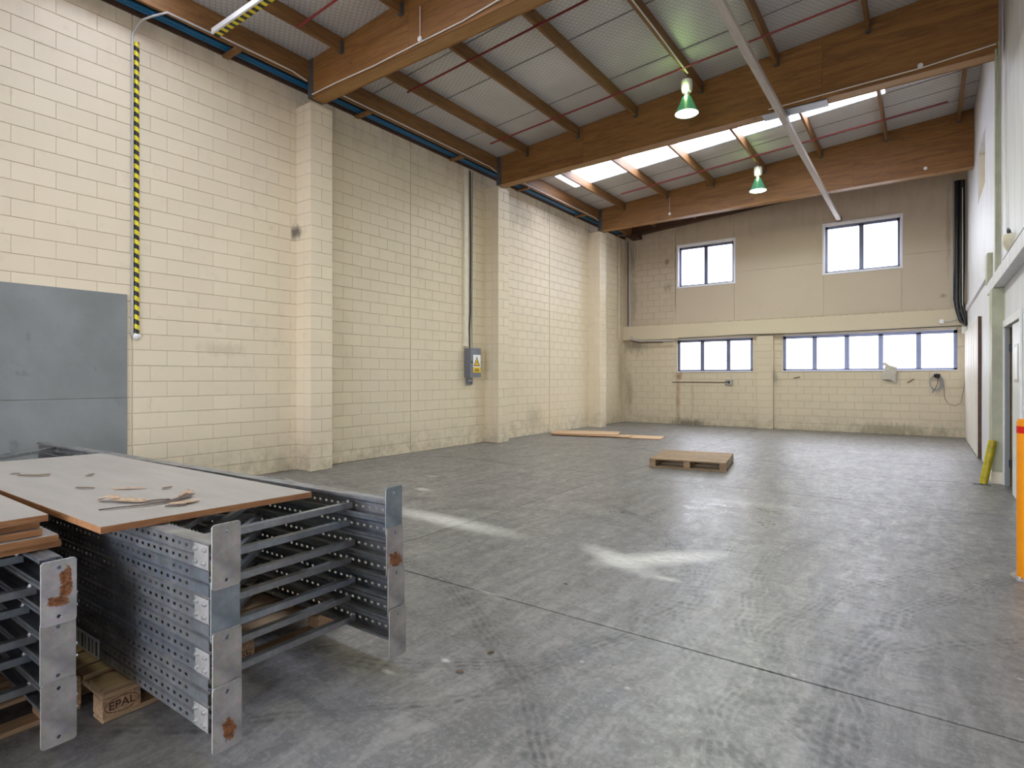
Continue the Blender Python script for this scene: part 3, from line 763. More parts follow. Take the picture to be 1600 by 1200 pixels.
# hazard guard and its conduit
hz = tag(empty('conduit_guard', (WL, 3.13, 2.0)), 'tall yellow and black striped conduit guard on the left block wall above the grey boards', 'conduit guard')
pts = [(0.03 * math.sin(a) + .002, .03 * math.cos(a)) for a in [PI * i / 8 for i in range(9)]]
m = MB(); m.prism([(x, y) for x, y in pts], .0, 3.66); m.build('striped_cover', M['hazard_z'], hz, True)
m = MB(); m.lathe([(.001, .032), (.03, .03), (.044, .018), (.046, 0)], (0, 0, 0), 18, False); m.build('round_box', M['white_plastic'], hz, True, loc=(.0, 0, -.03), rot=(0, PI / 2, 0))
cpts = [(WL + .02, 3.075, 1.98), (WL + .02, 3.075, 5.72)] + [(WL + .02 + .16 * (1 - math.cos(a)), 3.075 + .05 * math.sin(a), 5.72 + .16 * math.sin(a)) for a in [PI / 2 * i / 6 for i in range(1, 7)]] + \
       [(-7.75, 3.2, 5.92), (-7.66, 3.32, 5.99), (-7.66, 3.9, 6.00)]
o = MB().tube(cpts, .013, 8).build('wall_conduit', M['grey_pvc'], smooth=True); tag(o, 'thin grey conduit beside the striped guard, bending over to the roof timber', 'conduit')
hb = tag(empty('striped_batten', (-7.64, 3.9, 5.98)), 'white batten with yellow and black striped underside near the top left of the roof', 'batten')
box('white_channel', 0, 4.2, -.05, -.02, 0, .07, M['white_plastic'], hb, .003); box('striped_face', 0, 4.2, -.018, .055, -.004, .012, M['hazard_x'], hb)
for bi, (a, b) in enumerate(bays[1:4]):
    o = MB().tube([(-7.685, a + .2 if bi else 3.95, 6.03), (-7.685, b - .3, 6.03), (-7.69, b - .05, 5.99)], .011, 6).build('purlin_conduit', M['white_cable'])
    tag(o, ['pale conduit along the wall side roof timber before the nearest beam', 'pale conduit along the wall side roof timber between the nearest and middle beams', 'pale conduit along the wall side roof timber beyond the middle beam'][bi], 'conduit')
# grey boards leaning against the wall
for (z0, z1, lb) in ((0, 1.20, 'lower grey painted board fixed to the left wall behind the rack frames'), (1.205, 2.48, 'upper grey painted board on the left wall beside the striped guard')):
    tag(box('wall_board', WL + .003, WL + .022, .9, 3.02, z0, z1, M['grey_panel'], None, .002), lb, 'board')

# switch box
sb = tag(empty('switch_box', (WL, 9.63, 1.46)), 'grey electrical switch box with yellow warning sticker on the left wall before the second pilaster', 'switch box')
box('housing', 0, .17, -.17, .17, 0, .62, M['box_grey'], sb, .006); box('door', .172, .19, -.175, .175, -.005, .625, M['box_grey'], sb, .004)
box('latch', .19, .20, -.15, -.12, .30, .34, M['sign_black'], sb)
sg = box('warning_sticker', .1905, .192, -.09, .155, .10, .48, M['sign_white'], sb)
def flatpoly(pts, x, mat, name, par): m = MB(); n = len(pts); m.add([(x, a, b) for a, b in pts] + [(x - .0008, a, b) for a, b in pts], [tuple(range(n)), tuple(reversed(range(n, 2 * n)))]); return m.build(name, mat, par)
cyy = .032
flatpoly([(cyy - .105, .235), (cyy + .105, .235), (cyy, .45)], .1932, M['sign_black'], 'triangle_border', sg)
flatpoly([(cyy - .075, .252), (cyy + .075, .252), (cyy, .41)], .1940, M['sign_yellow'], 'triangle', sg)
flatpoly([(cyy + .012, .38), (cyy - .018, .315), (cyy + .002, .315), (cyy - .010, .262), (cyy + .022, .33), (cyy + .002, .33)], .1948, M['sign_black'], 'lightning_bolt', sg)
flatpoly([(-.09, .10), (.155, .10), (.155, .215), (-.09, .215)], .1932, M['sign_yellow'], 'yellow_band', sg)
m = MB()
for (r, a, b) in ((.175, -.03, .10), (.15, -.065, .13), (.128, -.05, .11)): m.box(.1934, .1942, a, b, r - .006, r + .006)
m.build('small_print', M['sign_black'], sg)['kind'] = 'stuff'
so = tag(empty('power_socket', (WL, 9.60, 1.30)), 'small grey power socket under the grey switch box', 'socket')
box('plate', 0, .05, -.09, .09, 0, .13, M['box_grey'], so, .004); box('switch', .05, .058, -.05, -.02, .07, .10, M['sign_white'], so); box('switch', .05, .058, .02, .05, .07, .10, M['sign_white'], so)
tag(box('wall_trunking', WL, WL + .05, 9.42, 9.55, 2.12, 5.96, M['cream_plain'], None, .004), 'cream vertical trunking on the left wall above the switch box', 'trunking')
o = MB().tube([(WL + .02, 9.64, 5.95), (WL + .02, 9.66, 4.2), (WL + .02, 9.65, 2.9), (WL + .03, 9.60, 2.5), (WL + .08, 9.56, 2.08)], .014, 6).build('supply_cable', M['black_cable'], smooth=True); tag(o, 'dark supply cable dropping to the grey switch box, leftmost of the two', 'cable')
o = MB().tube([(WL + .02, 9.72, 5.95), (WL + .02, 9.71, 3.9), (WL + .02, 9.70, 2.7), (WL + .04, 9.68, 2.3), (WL + .08, 9.64, 2.08)], .012, 6).build('supply_cable', M['grey_cable'], smooth=True); tag(o, 'grey supply cable dropping to the switch box beside the dark one', 'cable')

# ------------------------------------------------------------------ back wall services
def tubeobj(name, pts, r, mat, lb, cat, n=6):
    return tag(MB().tube(pts, r, n).build(name, mat, smooth=True), lb, cat)
yb = YB - .03
tubeobj('corner_conduit', [(-7.86, yb, 5.9), (-7.86, yb, 3.15), (-7.83, yb - .05, 2.9), (-7.70, yb - .13, 2.68), (-7.45, yb - .15, 2.62), (-6.3, yb - .15, 2.60)], .028, M['grey_pvc'], 'thick grey conduit in the far left corner, bending along above the left window', 'conduit', 8)
tubeobj('corner_conduit', [(-7.93, yb, 5.9), (-7.93, yb, 3.1), (-7.90, yb - .05, 2.82), (-7.75, yb - .12, 2.62), (-7.45, yb - .12, 2.57), (-6.7, yb - .12, 2.555)], .018, M['brown_cable'], 'brown conduit in the far left corner beside the thick grey one', 'conduit')
tubeobj('corner_conduit', [(WL + .03, 17.1, 5.9), (WL + .03, 17.1, 2.7)], .020, M['cream_plain'], 'cream painted pipe down the left wall close to the far corner', 'pipe')
tubeobj('hanging_wire', [(-7.5, 17.4, 5.95), (-7.55, 17.45, 5.4), (-7.62, 17.5, 4.9)], .007, M['white_cable'], 'thin pale wire hanging in the far left corner', 'wire')
tubeobj('wall_cable', [(-6.2, yb - .125, 2.665), (-5.2, yb - .125, 2.67), (-4.2, yb - .125, 2.69), (-3.0, yb - .125, 2.665), (-1.0, yb - .125, 2.67), (.70, yb - .125, 2.69)], .012, M['black_cable'], 'dark cable run along the lower edge of the concrete band over the low windows', 'cable')
tubeobj('socket_conduit', [(-6.43, yb + .012, 1.31), (-4.80, yb + .012, 1.31)], .013, M['brown_cable'], 'rusty horizontal conduit under the left low window', 'conduit')
s2 = tag(empty('double_socket', (-4.71, YB - .002, 1.24)), 'grey double power socket at the end of the rusty conduit under the left low window', 'socket')
box('plate', -.10, .10, -.06, 0, 0, .14, M['galv_dull'], s2, .004); box('outlet', -.03, .03, -.066, -.06, .03, .11, M['sign_black'], s2); box('outlet', -.085, -.045, -.066, -.06, .05, .10, M['sign_black'], s2)
tubeobj('thin_conduit', [(.535, yb, 6.3), (.535, yb, 3.35), (.56, yb - .06, 3.2), (.66, yb - .14, 3.05), (.67, yb - .15, 2.95), (.60, yb - .15, 2.84), (.48, yb - .15, 2.80), (.36, yb - .15, 2.80)], .016, M['grey_pvc'], 'thin grey conduit curling to a small white box above the right low window', 'conduit')
tag(box('junction_box', .27, .36, YB - .20, YB - .145, 2.76, 2.86, M['white_plastic'], None, .006), 'small white junction box at the right end of the concrete band', 'junction box')
cbx = [(.62, .040, 'thickest'), (.69, .030, 'second'), (.75, .022, 'third'), (.585, .014, 'thin leftmost')]
for k, (cx, rr, nm) in enumerate(cbx):
    tubeobj('cable_run', [(cx, yb - .018 - rr * .3, 6.2), (cx, yb - .018 - rr * .3, 4.2), (cx - .01 * k, yb - .018 - rr * .3, 3.3), (cx + .02, yb - .14 - .01 * k, 3.0), (min(cx + .08, .78), yb - .18, 2.78), (.79, yb - .22, 2.70)], rr, M['black_cable'],
            nm + ' black cable in the bundle down the far right corner', 'cable', 8)
tubeobj('cable_run', [(.72, yb - .09, 6.0), (.72, yb - .09, 3.0)], .010, M['white_cable'], 'thin white cable in front of the black bundle in the far right corner', 'cable')
tag(box('corner_box', .70, .80, YB - .24, YB - .145, 2.50, 2.66, M['white_plastic'], None, .006), 'small white box in the far right corner beside the low window', 'junction box')
# dusty sack on the sill
m = MB(); rings = []
for i, (zz, wx, th, sh) in enumerate(((1.83, .03, .015, -.12), (1.79, .05, .03, -.10), (1.74, .05, .03, -.04), (1.70, .13, .035, .02), (1.60, .15, .045, .02), (1.48, .155, .045, .0), (1.38, .16, .035, .0), (1.365, .15, .01, .0))):
    rings.append([(-.74 + sh + wx * math.cos(a) * (1 + .08 * math.sin(3 * a + i)), YB - .055 + th * math.sin(a), zz + .02 * math.sin(2 * a + i * .7) - .04 * math.cos(a) * (i > 4)) for a in [2 * PI * k / 14 for k in range(14)]])
m.add([v for r in rings for v in r], [(i * 14 + k, i * 14 + (k + 1) % 14, (i + 1) * 14 + (k + 1) % 14, (i + 1) * 14 + k) for i in range(len(rings) - 1) for k in range(14)] + [tuple(range(14)), tuple(reversed(range((len(rings) - 1) * 14, len(rings) * 14)))])
tag(m.build('hanging_sack', M['cloth'], smooth=True), 'dusty pale cloth sack hanging under the right low window', 'sack')
# coil of cable
cc = tag(empty('cable_coil', (.23, YB - .03, 1.50)), 'coil of dark cable hung on the wall under the right end of the low window', 'cable coil')
m = MB()
for k in range(4):
    rr = .135 + .012 * k
    m.tube([(-.04 + rr * .8 * math.cos(a) + .01 * k, -.012 * k - .005, -.18 + rr * 1.15 * math.sin(a)) for a in [2 * PI * i / 22 for i in range(23)]], .009, 6)
m.build('coil', M['grey_cable'], cc, True)
m = MB(); m.lathe([(.001, -.06), (.05, -.05), (.07, 0), (.06, .04), (.001, .06)], (0, -.03, 0), 12); m.build('knot', M['black_cable'], cc, True)
MB().tube([(.02, -.03, -.02), (.01, -.04, -.2), (-.04, -.04, -.33), (-.1, -.03, -.42)], .008, 6).build('loose_end', M['brown_cable'], cc, True)
tubeobj('loop_wire', [(.29, yb, 1.46), (.36, yb, 1.36), (.38, yb, .95), (.45, yb, .82), (.58, yb, .76), (.70, yb, .85), (.75, yb, 1.2), (.78, yb, 1.45)], .005, M['brown_cable'], 'thin wire looping down the wall from the dark cable coil', 'wire')
for (x, z, ln, an) in ((-.30, 1.37, .14, .6), (-2.9, 1.45, .16, .25)):
    o = MB().tube([(-ln / 2, -.012, -ln / 2 * math.tan(an)), (0, -.022, 0), (ln / 2, -.012, ln / 2 * math.tan(an))], .011, 6).build('wall_hook', M['brown_cable'], loc=(x, YB, z))
    tag(o, 'small rusty hook on the far wall between sack and cable coil' if x > -1 else 'small rusty hook on the far wall right of the central pier', 'hook')
t_ = NT('rust_streak'); 

# ------------------------------------------------------------------ right wall things
lg = tag(empty('ledge_trunking', (XN, 0, 2.85)), 'pale boxed ledge with cables along the right wall above the doors', 'ledge')
MB().box(-.12, -.061, 10.63, 11.2, -.17, 0).box(-.12, -.001, -2, 10.62, -.17, 0).build('ledge_box', M['white_wall'], lg, bev=.004)
for k in range(4):
    tubeobj('ledge_cable', [(XN - .10 + .028 * k, -1.5, 2.868 + .012 * (k % 2)), (XN - .10 + .028 * k, 5.0, 2.87 + .012 * (k % 2)), (XN - .10 + .028 * k, 9.1 + .15 * k, 2.868)], [.015, .012, .016, .010][k], M[['black_cable', 'grey_cable', 'galv', 'white_cable'][k]],
            ['black cable on the right wall ledge nearest its front edge', 'grey cable on the right wall ledge beside the black one', 'silver pipe on the right wall ledge', 'white cable on the right wall ledge tight to the wall'][k], 'cable')
tubeobj('riser_pipe', [(.773, 10.12, 2.86), (.773, 10.12, 5.88)], .015, M['olive_paint'], 'olive riser pipe above the right wall ledge, the left one of two', 'pipe', 10)
tubeobj('riser_pipe', [(.808, 10.12, 2.86), (.808, 10.12, 5.98)], .015, M['olive_paint'], 'olive riser pipe above the right wall ledge, the right one of two', 'pipe', 10)
wlmp = tag(empty('wall_lamp', (XN, 9.25, 3.08)), 'cream half-round wall lamp with a cable loop above the right wall ledge', 'wall lamp')
m = MB(); prof = [(0.0, .10), (.03, .11), (.105, .11), (.11, .06), (.10, -.0), (.07, -.07), (.03, -.115), (0.0, -.12)]
n_ = 12; vs = []
for (r, z) in prof: vs += [(-r * math.sin(PI * k / n_) - .0, r * 1.3 * math.cos(PI * k / n_), z) for k in range(n_ + 1)]
m.add(vs, [(i * (n_ + 1) + k, i * (n_ + 1) + k + 1, (i + 1) * (n_ + 1) + k + 1, (i + 1) * (n_ + 1) + k) for i in range(len(prof) - 1) for k in range(n_)]); m.build('lamp_shade', M['cream_plain'], wlmp, True)
MB().tube([(-.03, .05, .10), (-.05, .04, .16), (-.05, 0, .19), (-.04, -.05, .16), (-.03, -.05, .11)], .010, 8).build('cable_loop', M['black_cable'], wlmp, True)

# sliding panel on far right wall
sd = tag(empty('sliding_panel', (WR, 13.2, .02)), 'tall pale sliding panel on the right wall near the far corner, near end painted dark for shade', 'panel')
box('face_sheet', -.05, -.012, .0, 4.15, 0, 2.5, M['pale_panel'], sd, .003)
lab(box('shaded_end', -.052, -.002, -.05, -.001, 0, 2.52, M['dark_timber'], sd), 'panel end painted dark for shade')  # dark timber colour stands in for shade on the panel end
for q in range(5): box('board_rib', -.0535, -.050, .35 + q * .75, .362 + q * .75, 0, 2.5, M['pale_panel'], sd)

# door_1 : double opening, near leaf shut, far leaf swung inward
dr = struct(empty('door_1', (XN, 9.38, 0)))
def db(nm, x0, x1, y0, y1, z0, z1, mat, b=.003): return box(nm, x0 - XN, x1 - XN, y0 - 9.38, y1 - 9.38, z0, z1, mat, dr, b)
db('architrave', XN - .02, XN - .001, 8.45, 10.24, 2.12, 2.22, M['white_paint']); db('architrave', XN - .02, XN - .001, 10.185, 10.24, 0, 2.12, M['white_paint']); db('architrave', XN - .02, XN - .001, 8.45, 8.56, 0, 2.12, M['white_paint'])
db('jamb', XN, XN + .05, 10.13, 10.178, 0, 2.12, M['jamb_grey']); db('jamb', XN, XN + .05, 8.572, 8.60, 0, 2.12, M['jamb_grey'])
lf = db('door_leaf', XN + .0, XN + .04, 8.61, 9.36, .01, 2.10, M['door_white'])
lf2 = db('door_leaf', XN + .06, XN + .80, 10.13, 10.17, .01, 2.10, M['door_brown']); lab(lf2, 'brown door leaf swung open inward')
db('hinge', XN + .035, XN + .07, 10.10, 10.128, 1.80, 1.90, M['sign_black']); db('hinge', XN + .035, XN + .07, 10.10, 10.128, .25, .35, M['sign_black'])
nt = tag(empty('notice_holder', (XN - .001, 8.88, 1.40)), 'clear notice holder with a white paper on the white door at the right edge', 'notice')
box('holder', -.012, 0, -.16, .16, 0, .44, M['grey_pvc'], nt, .002); box('paper', -.014, -.0125, -.13, .13, .03, .41, M['sign_white'], nt)

# bollards
yb_ = tag(empty('bollard', (.64, 10.1, 0), (0, .0, 0)), 'short yellow bollard leaning beside the right wall pier', 'bollard')
ax = Vector((.10, .02, .60)); MB().tube([(0, 0, .01), tuple(ax)], .047, 18).build('post', M['yellow_paint'], yb_, True)
box('base_plate', -.11, .08, -.08, .08, 0, .010, M['hanger'], yb_, .003)
ob = tag(empty('bollard', (.62, 5.54, 0)), 'tall orange bollard with a red band at the right edge of the view', 'bollard')
MB().lathe([(.083, .012), (.083, 1.13), (.075, 1.15), (.001, 1.152)], n=28).build('post', M['orange_paint'], ob, True)
MB().lathe([(.0845, 1.05), (.0845, 1.10)], n=28).build('red_band', M['red_band'], ob, True)
m = MB(); m.lathe([(.001, 0), (.125, 0), (.125, .012), (.001, .013)], n=8); m.build('base_flange', M['galv_dull'], ob)
for k in range(4):
    a = PI / 4 + k * PI / 2; MB().lathe([(.001, .012), (.012, .012), (.012, .026), (.001, .027)], (.103 * math.cos(a), .103 * math.sin(a), 0), 6).build('bolt', M['bolt'], ob)

# ------------------------------------------------------------------ loose plywood on the far floor
def sheet_poly(pts, z0, t, label, mat=M['ply_floor'], emat=M['ply_edge'], name='plywood_sheet', group=None, cat='plywood sheet'):
    m = MB(); n = len(pts); cx = sum(p[0] for p in pts) / n; cy_ = sum(p[1] for p in pts) / n
    m.prism([(x - cx, y - cy_) for x, y in pts], 0, t); m.mi = [1, 0] + [1] * n
    o = m.build(name, [mat, emat], loc=(cx, cy_, z0)); return tag(o, label, cat, group)
def rect(x, y, lx, ly, a):
    c, s = math.cos(a), math.sin(a)
    return [(x, y), (x + lx * c, y + lx * s), (x + lx * c - ly * s, y + lx * s + ly * c), (x - ly * s, y + ly * c)]
sheet_poly(rect(-5.95, 12.72, .95, .72, .20), 0, .017, 'small pale plywood sheet on the far floor, rightmost of the flat pile')
sheet_poly(rect(-7.2, 12.55, 1.62, .60, .21), .0005, .016, 'middle thin plywood sheet showing beyond the big one on the far floor')
sheet_poly(rect(-7.62, 12.32, 1.95, .40, .245), .0175, .014, 'narrow plywood sheet at the front of the flat pile by the left wall')
sheet_poly(rect(-7.68, 12.34, 1.68, .92, .36), .033, .016, 'largest pale plywood sheet on top of the flat pile beside the left wall')

# lone pallet
pl = tag(empty('wooden_pallet', (-3.63, 8.87, 0), (0, 0, .17)), 'wooden pallet lying alone in the middle of the floor', 'pallet')
PW, PD = 1.17, 1.25
for x in (0, PW / 2 - .05, PW - .10): box('bearer', x, x + .10, .0, PD, .022, .125, M['pallet_old'], pl, .004)
for k in range(8): box('deck_board', -.0, PW, .0 + k * (PD - .12) / 7, .12 + k * (PD - .12) / 7, .1255, .148, M['pallet_old'], pl, .004)
for k in range(4): box('base_board', .0, PW, .0 + k * (PD - .12) / 3, .12 + k * (PD - .12) / 3, 0, .0215, M['pallet_old'], pl, .004)

# ------------------------------------------------------------------ euro pallets under the racking
def euro(x, y, label, stamp=False):
    e = tag(empty('euro_pallet', (x, y, 0)), label, 'pallet')
    for (a, b) in ((-.10, 0), (-.4725, -.3275), (-.80, -.70)): box('skid_board', a, b, 0, 1.2, 0, .0215, M['pallet'], e, .006)
    for ix, (a, b) in enumerate(((-.10, -.001), (-.4725, -.3275), (-.799, -.70))):
        for iy, (c, d) in enumerate(((.001, .146), (.5275, .6725), (1.054, 1.199))):
            bk_ = box('block', a, b, c, d, .022, .0995, M['block_wood'], e, .002)
            if stamp and ix == 0 and iy == 0:
                cu = bpy.data.curves.new('s', 'FONT'); cu.body = 'EPAL'; cu.size = .047; cu.align_x = 'CENTER'; cu.align_y = 'CENTER'; cu.extrude = .0004; cu.offset = .0004
                tmp = bpy.data.objects.new('s', cu); COL.objects.link(tmp); bpy.context.view_layer.update()
                me = bpy.data.meshes.new_from_object(tmp.evaluated_get(bpy.context.evaluated_depsgraph_get())); bpy.data.objects.remove(tmp)
                me.materials.clear(); me.materials.append(M['stamp'])
                inst('stamped_letters', me, bk_, (.0003, (c + d) / 2, .061), (PI / 2, 0, PI / 2))
                mm = MB(); N_ = 40
                o1 = [(.0008, (c + d) / 2 + .066 * math.cos(2 * PI * k / N_), .061 + .033 * math.sin(2 * PI * k / N_)) for k in range(N_)]
                o2 = [(.0008, (c + d) / 2 + .063 * math.cos(2 * PI * k / N_), .061 + .030 * math.sin(2 * PI * k / N_)) for k in range(N_)]
                mm.add(o1 + o2, [(k, (k + 1) % N_, N_ + (k + 1) % N_, N_ + k) for k in range(N_)]); mm.build('stamped_oval', M['stamp'], bk_)
            if stamp and ix == 0 and iy == 1:
                mm = MB()
                for q in range(7): mm.box(0, .0006, c + .02 + q * .016, c + .026 + q * .016, .045, .062 if q % 2 else .055)
                mm.box(0, .0006, c + .015, d - .015, .066, .069).box(0, .0006, c + .015, d - .015, .038, .041)
                lab(mm.build('stamped_marks', M['stamp'], bk_), 'small branded marks')
    for (c, d) in ((0, .145), (.5275, .6725), (1.055, 1.2)): box('stringer_board', -.80, 0, c, d, .10, .1215, M['pallet'], e, .004)
    for (a, b) in ((-.145, 0), (-.3, -.20), (-.4725, -.3275), (-.6, -.50), (-.80, -.655)): box('deck_board', a, b, 0, 1.2, .122, .144, M['pallet'], e, .006)
    return e
euro(-2.79, .955, 'wooden pallet with burnt oval stamp, under the near end of the main rack frame stack', True)
euro(-5.3, .955, 'wooden pallet hidden under the far end of the main rack frame stack')
euro(-3.0, -.25, 'wooden pallet under the near end of the left rack frame stack')
euro(-5.6, -.25, 'wooden pallet under the far end of the left rack frame stack')

# ------------------------------------------------------------------ rack upright frames
LEN = 4.68; H = .097; DEP = .07; FD = .97   # post length, face height, section depth, frame depth
def post_mesh(length=LEN):
    """C section along -X, web at y=0 facing -Y, open to +Y, z 0..H; two rows of slots"""
    m = MB()
    prof = [(.070, .014), (.070, .002), (.040, .002), (.034, .0), (.004, .0), (.0, .004), (.0, .016), (.0, .032), (.0, .040), (.009, .045), (.009, .052), (.0, .057), (.0, .065), (.0, .081), (.0, H - .004), (.004, H), (.034, H), (.040, H - .002), (.070, H - .002), (.070, H - .014)]
    slot = {5: 1, 12 - 0: 0}
    rows = [(6, 7), (12, 13)]
    pitch = .05; hw = .010
    xs_ = [0.0]; solid = []
    x = .16
    xs_.append(x - hw)
    solid.append(True)
    while x < length - .03:
        xs_.append(x + hw); solid.append(False)
        x += pitch
        if x < length - .03: xs_.append(x - hw); solid.append(True)
    xs_.append(length); solid.append(True)
    n = len(prof)
    # full strips except slot strips in one go
    for i in range(n - 1):
        isrow = (i, i + 1) in rows
        (y0, z0), (y1, z1) = prof[i], prof[i + 1]
        if not isrow:
            m.add([(0, y0, z0), (-length, y0, z0), (-length, y1, z1), (0, y1, z1)], [(0, 1, 2, 3)])
        else:
            for k, s_ in enumerate(solid):
                if s_: m.add([(-xs_[k], y0, z0), (-xs_[k + 1], y0, z0), (-xs_[k + 1], y1, z1), (-xs_[k], y1, z1)], [(0, 1, 2, 3)])
                else:
                    a, b = xs_[k], xs_[k + 1]; c = (z1 - z0) * .12
                    m.add([(-a, y0, z0), (-b, y0, z0), (-b, y0, z0 + c), (-a, y0, z0 + c)], [(0, 1, 2, 3)]); m.add([(-a, y0, z1 - c), (-b, y0, z1 - c), (-b, y0, z1), (-a, y0, z1)], [(0, 1, 2, 3)])
    return m
PM = post_mesh().mesh('post', M['galv']); PM2 = post_mesh().mesh('post', M['galv_cool'])
def brace_m(p0, p1, w=.035, h=.030):
    """open channel between two points in the XY plane at z"""
    p0, p1 = Vector(p0), Vector(p1); d = (p1 - p0).normalized(); s = Vector((-d.y, d.x, 0)) * w / 2
    m = MB(); t = .003
    def bar(off0, off1, z0, z1):
        a = [p0 + off0, p1 + off0, p1 + off1, p0 + off1]; m.hexa([(v.x, v.y, v.z + z0) for v in a] + [(v.x, v.y, v.z + z1) for v in a])
    bar(-s, s, h - t, h); bar(-s, -s + s.normalized() * t, 0, h - t); bar(s - s.normalized() * t, s, 0, h - t)
    return m
def rounded_plate(w, h, r=.012, holes=((.5, .12), (.5, .88)), hr=.008, t=.005):
    cu = bpy.data.curves.new('p', 'CURVE'); cu.dimensions = '2D'; cu.fill_mode = 'BOTH'; cu.extrude = t / 2; cu.bevel_depth = .0008; cu.bevel_resolution = 0
    pts = []
    for (cx, cy_, a0) in ((w - r, h - r, 0), (r, h - r, PI / 2), (r, r, PI), (w - r, r, 1.5 * PI)):
        for k in range(5): a = a0 + PI / 2 * k / 4; pts.append((cx + r * math.cos(a), cy_ + r * math.sin(a)))
    sp = [pts] + [[(w * fx + hr * math.cos(2 * PI * k / 12), h * fz + hr * math.sin(2 * PI * k / 12)) for k in range(12)] for fx, fz in holes]
    for P in sp:
        s = cu.splines.new('POLY'); s.points.add(len(P) - 1); s.use_cyclic_u = True
        for i, (a, b) in enumerate(P): s.points[i].co = (a, b, 0, 1)
    o = bpy.data.objects.new('p', cu); COL.objects.link(o); bpy.context.view_layer.update()
    me = bpy.data.meshes.new_from_object(o.evaluated_get(bpy.context.evaluated_depsgraph_get())); bpy.data.objects.remove(o)
    # turn so that (x,y)->(Y,Z), thickness along X, z centred on 0
    for v in me.vertices: x, y, z = v.co; v.co = (z, x, y - h / 2)
    me.materials.clear(); return me
PLATE = rounded_plate(.110, .24)
BOLT = MB().lathe([(.001, .012), (.006, .012), (.006, .006), (.010, .006), (.010, 0)], n=6).mesh('bolt', M['bolt'])
BRK = MB().box(-.10, 0, -.004, -.0005, .004, H - .004).mesh('foot_bracket', M['galv_dull'])
BRK_M = MB().box(-.10, 0, .0005, .004, .004, H - .004).mesh('foot_bracket', M['galv_dull'])
MIRROR = Matrix.Scale(-1, 4, (0, 1, 0))
def frame(name_label, x, y, z, foot_here, group, plates=('galv_dull', 'galv_dull'), xo=0, cool=False, foot_dz=0, rz=0):
    """x = near (+X) end, y = outer face of the near post"""
    f = tag(empty('rack_upright_frame', (x, y, z), (0, 0, rz)), name_label, 'rack frame', group)
    pm = PM2 if cool else PM
    def mk(nm, me, par, loc=(0, 0, 0), rot=(0, 0, 0), sol=False):
        o = inst(nm, me, par, loc, rot)
        if sol: s_ = o.modifiers.new('thickness', 'SOLIDIFY'); s_.thickness = .002; s_.offset = -1
        return o
    mk('post', pm, f, sol=True)
    # far post : same section turned half a turn about Z, so that its open side faces the near one
    mk('post', pm, f, (-LEN, FD, 0), (0, 0, PI), True)
    bs = M['galv_cool'] if cool else M['galv']
    e0, e1 = (-.33, -LEN + .30) if foot_here else (-.36, -LEN + .33)
    key = (foot_here, cool)
    if key not in _bm:
        lst = [brace_m((e0, .035, .018), (e0, FD - .035, .018)).mesh('cross_brace', bs), brace_m((e1, .035, .018), (e1, FD - .035, .018)).mesh('cross_brace', bs)]
        n = 5; st = (e0 - e1 - .10) / n
        for k in range(n):
            xa, xb = e0 - .05 - st * k, e0 - .05 - st * (k + 1)
            ya, yb2 = (.045, FD - .045) if k % 2 == 0 else (FD - .045, .045)
            lst.append(brace_m((xa, ya, .050), (xb, yb2, .050), .030, .026).mesh('diagonal_brace', bs))
        _bm[key] = lst
    for me in _bm[key]: mk(me.name.split('.')[0], me, f)
    for yy in (.052, FD - .052): mk('bolt', BOLT, f, (e0, yy, .049))
    if foot_here:
        for side, mat in ((0, plates[0]), (1, plates[1])):
            me = PLATE.copy(); me.name = 'foot_plate'; me.materials.append(M[mat])
            mk('foot_plate', me, f, (.004 + xo, 0 if not side else FD - .110, H / 2 + foot_dz))
            br = mk('foot_bracket', BRK if not side else BRK_M, f, (0, 0 if not side else FD, 0))
            for bx in (-.085, -.025):
                for bz in (.026, .074):
                    mk('bolt', BOLT, br, (bx, -.004 if not side else .004, bz), (PI / 2 if not side else -PI / 2, 0, 0))
    else:
        fx = -LEN - .004
        for side in (0, 1):
            me = PLATE.copy(); me.name = 'foot_plate'; me.materials.append(M['galv_dull'])
            mk('foot_plate', me, f, (fx - xo, 0 if not side else FD - .110, H / 2))
    return f
order = ['topmost', 'second from top', 'third from top', 'fourth from top', 'fifth from top', 'sixth from top', 'lowest']
pl_m = {0: ('galv_dull', 'galv_blue'), 2: ('galv_blue', 'plate_rust_c'), 4: ('galv_dull', 'galv_dull'), 6: ('plate_rust_a', 'galv_dull')}
rx = random.Random(3)
for i in range(7):
    z = .145 + (6 - i) * .0992
    f = frame(f'{order[i]} galvanised rack upright frame in the main stack under the large plywood sheet', -2.13 + (-.006 if i % 2 else 0), 1.07 + rx.uniform(-.004, .004), z, i % 2 == 0, 'rack frames in the main stack',
              pl_m.get(i, ('galv_dull', 'galv_dull')), {0: .010, 2: .002, 4: .010, 6: .018}.get(i, 0), i % 3 == 1, rz=[.034, .024, .02, .017, .019, .014, .012][i])
    if i == 6:
        lb = lab(box('barcode_label', -1.28, -.97, -.0065, -.0045, .0, .09, M['sign_white'], f), 'white sticker printed with dark bars')
        mm = MB()
        for q, wd in enumerate((.02, .012, .025, .010, .02, .014, .022)): mm.box(-1.26 + q * .042, -1.26 + q * .042 + wd, -.0072, -.0066, .012, .078)
        mm.build('bars', M['box_grey'], lb)
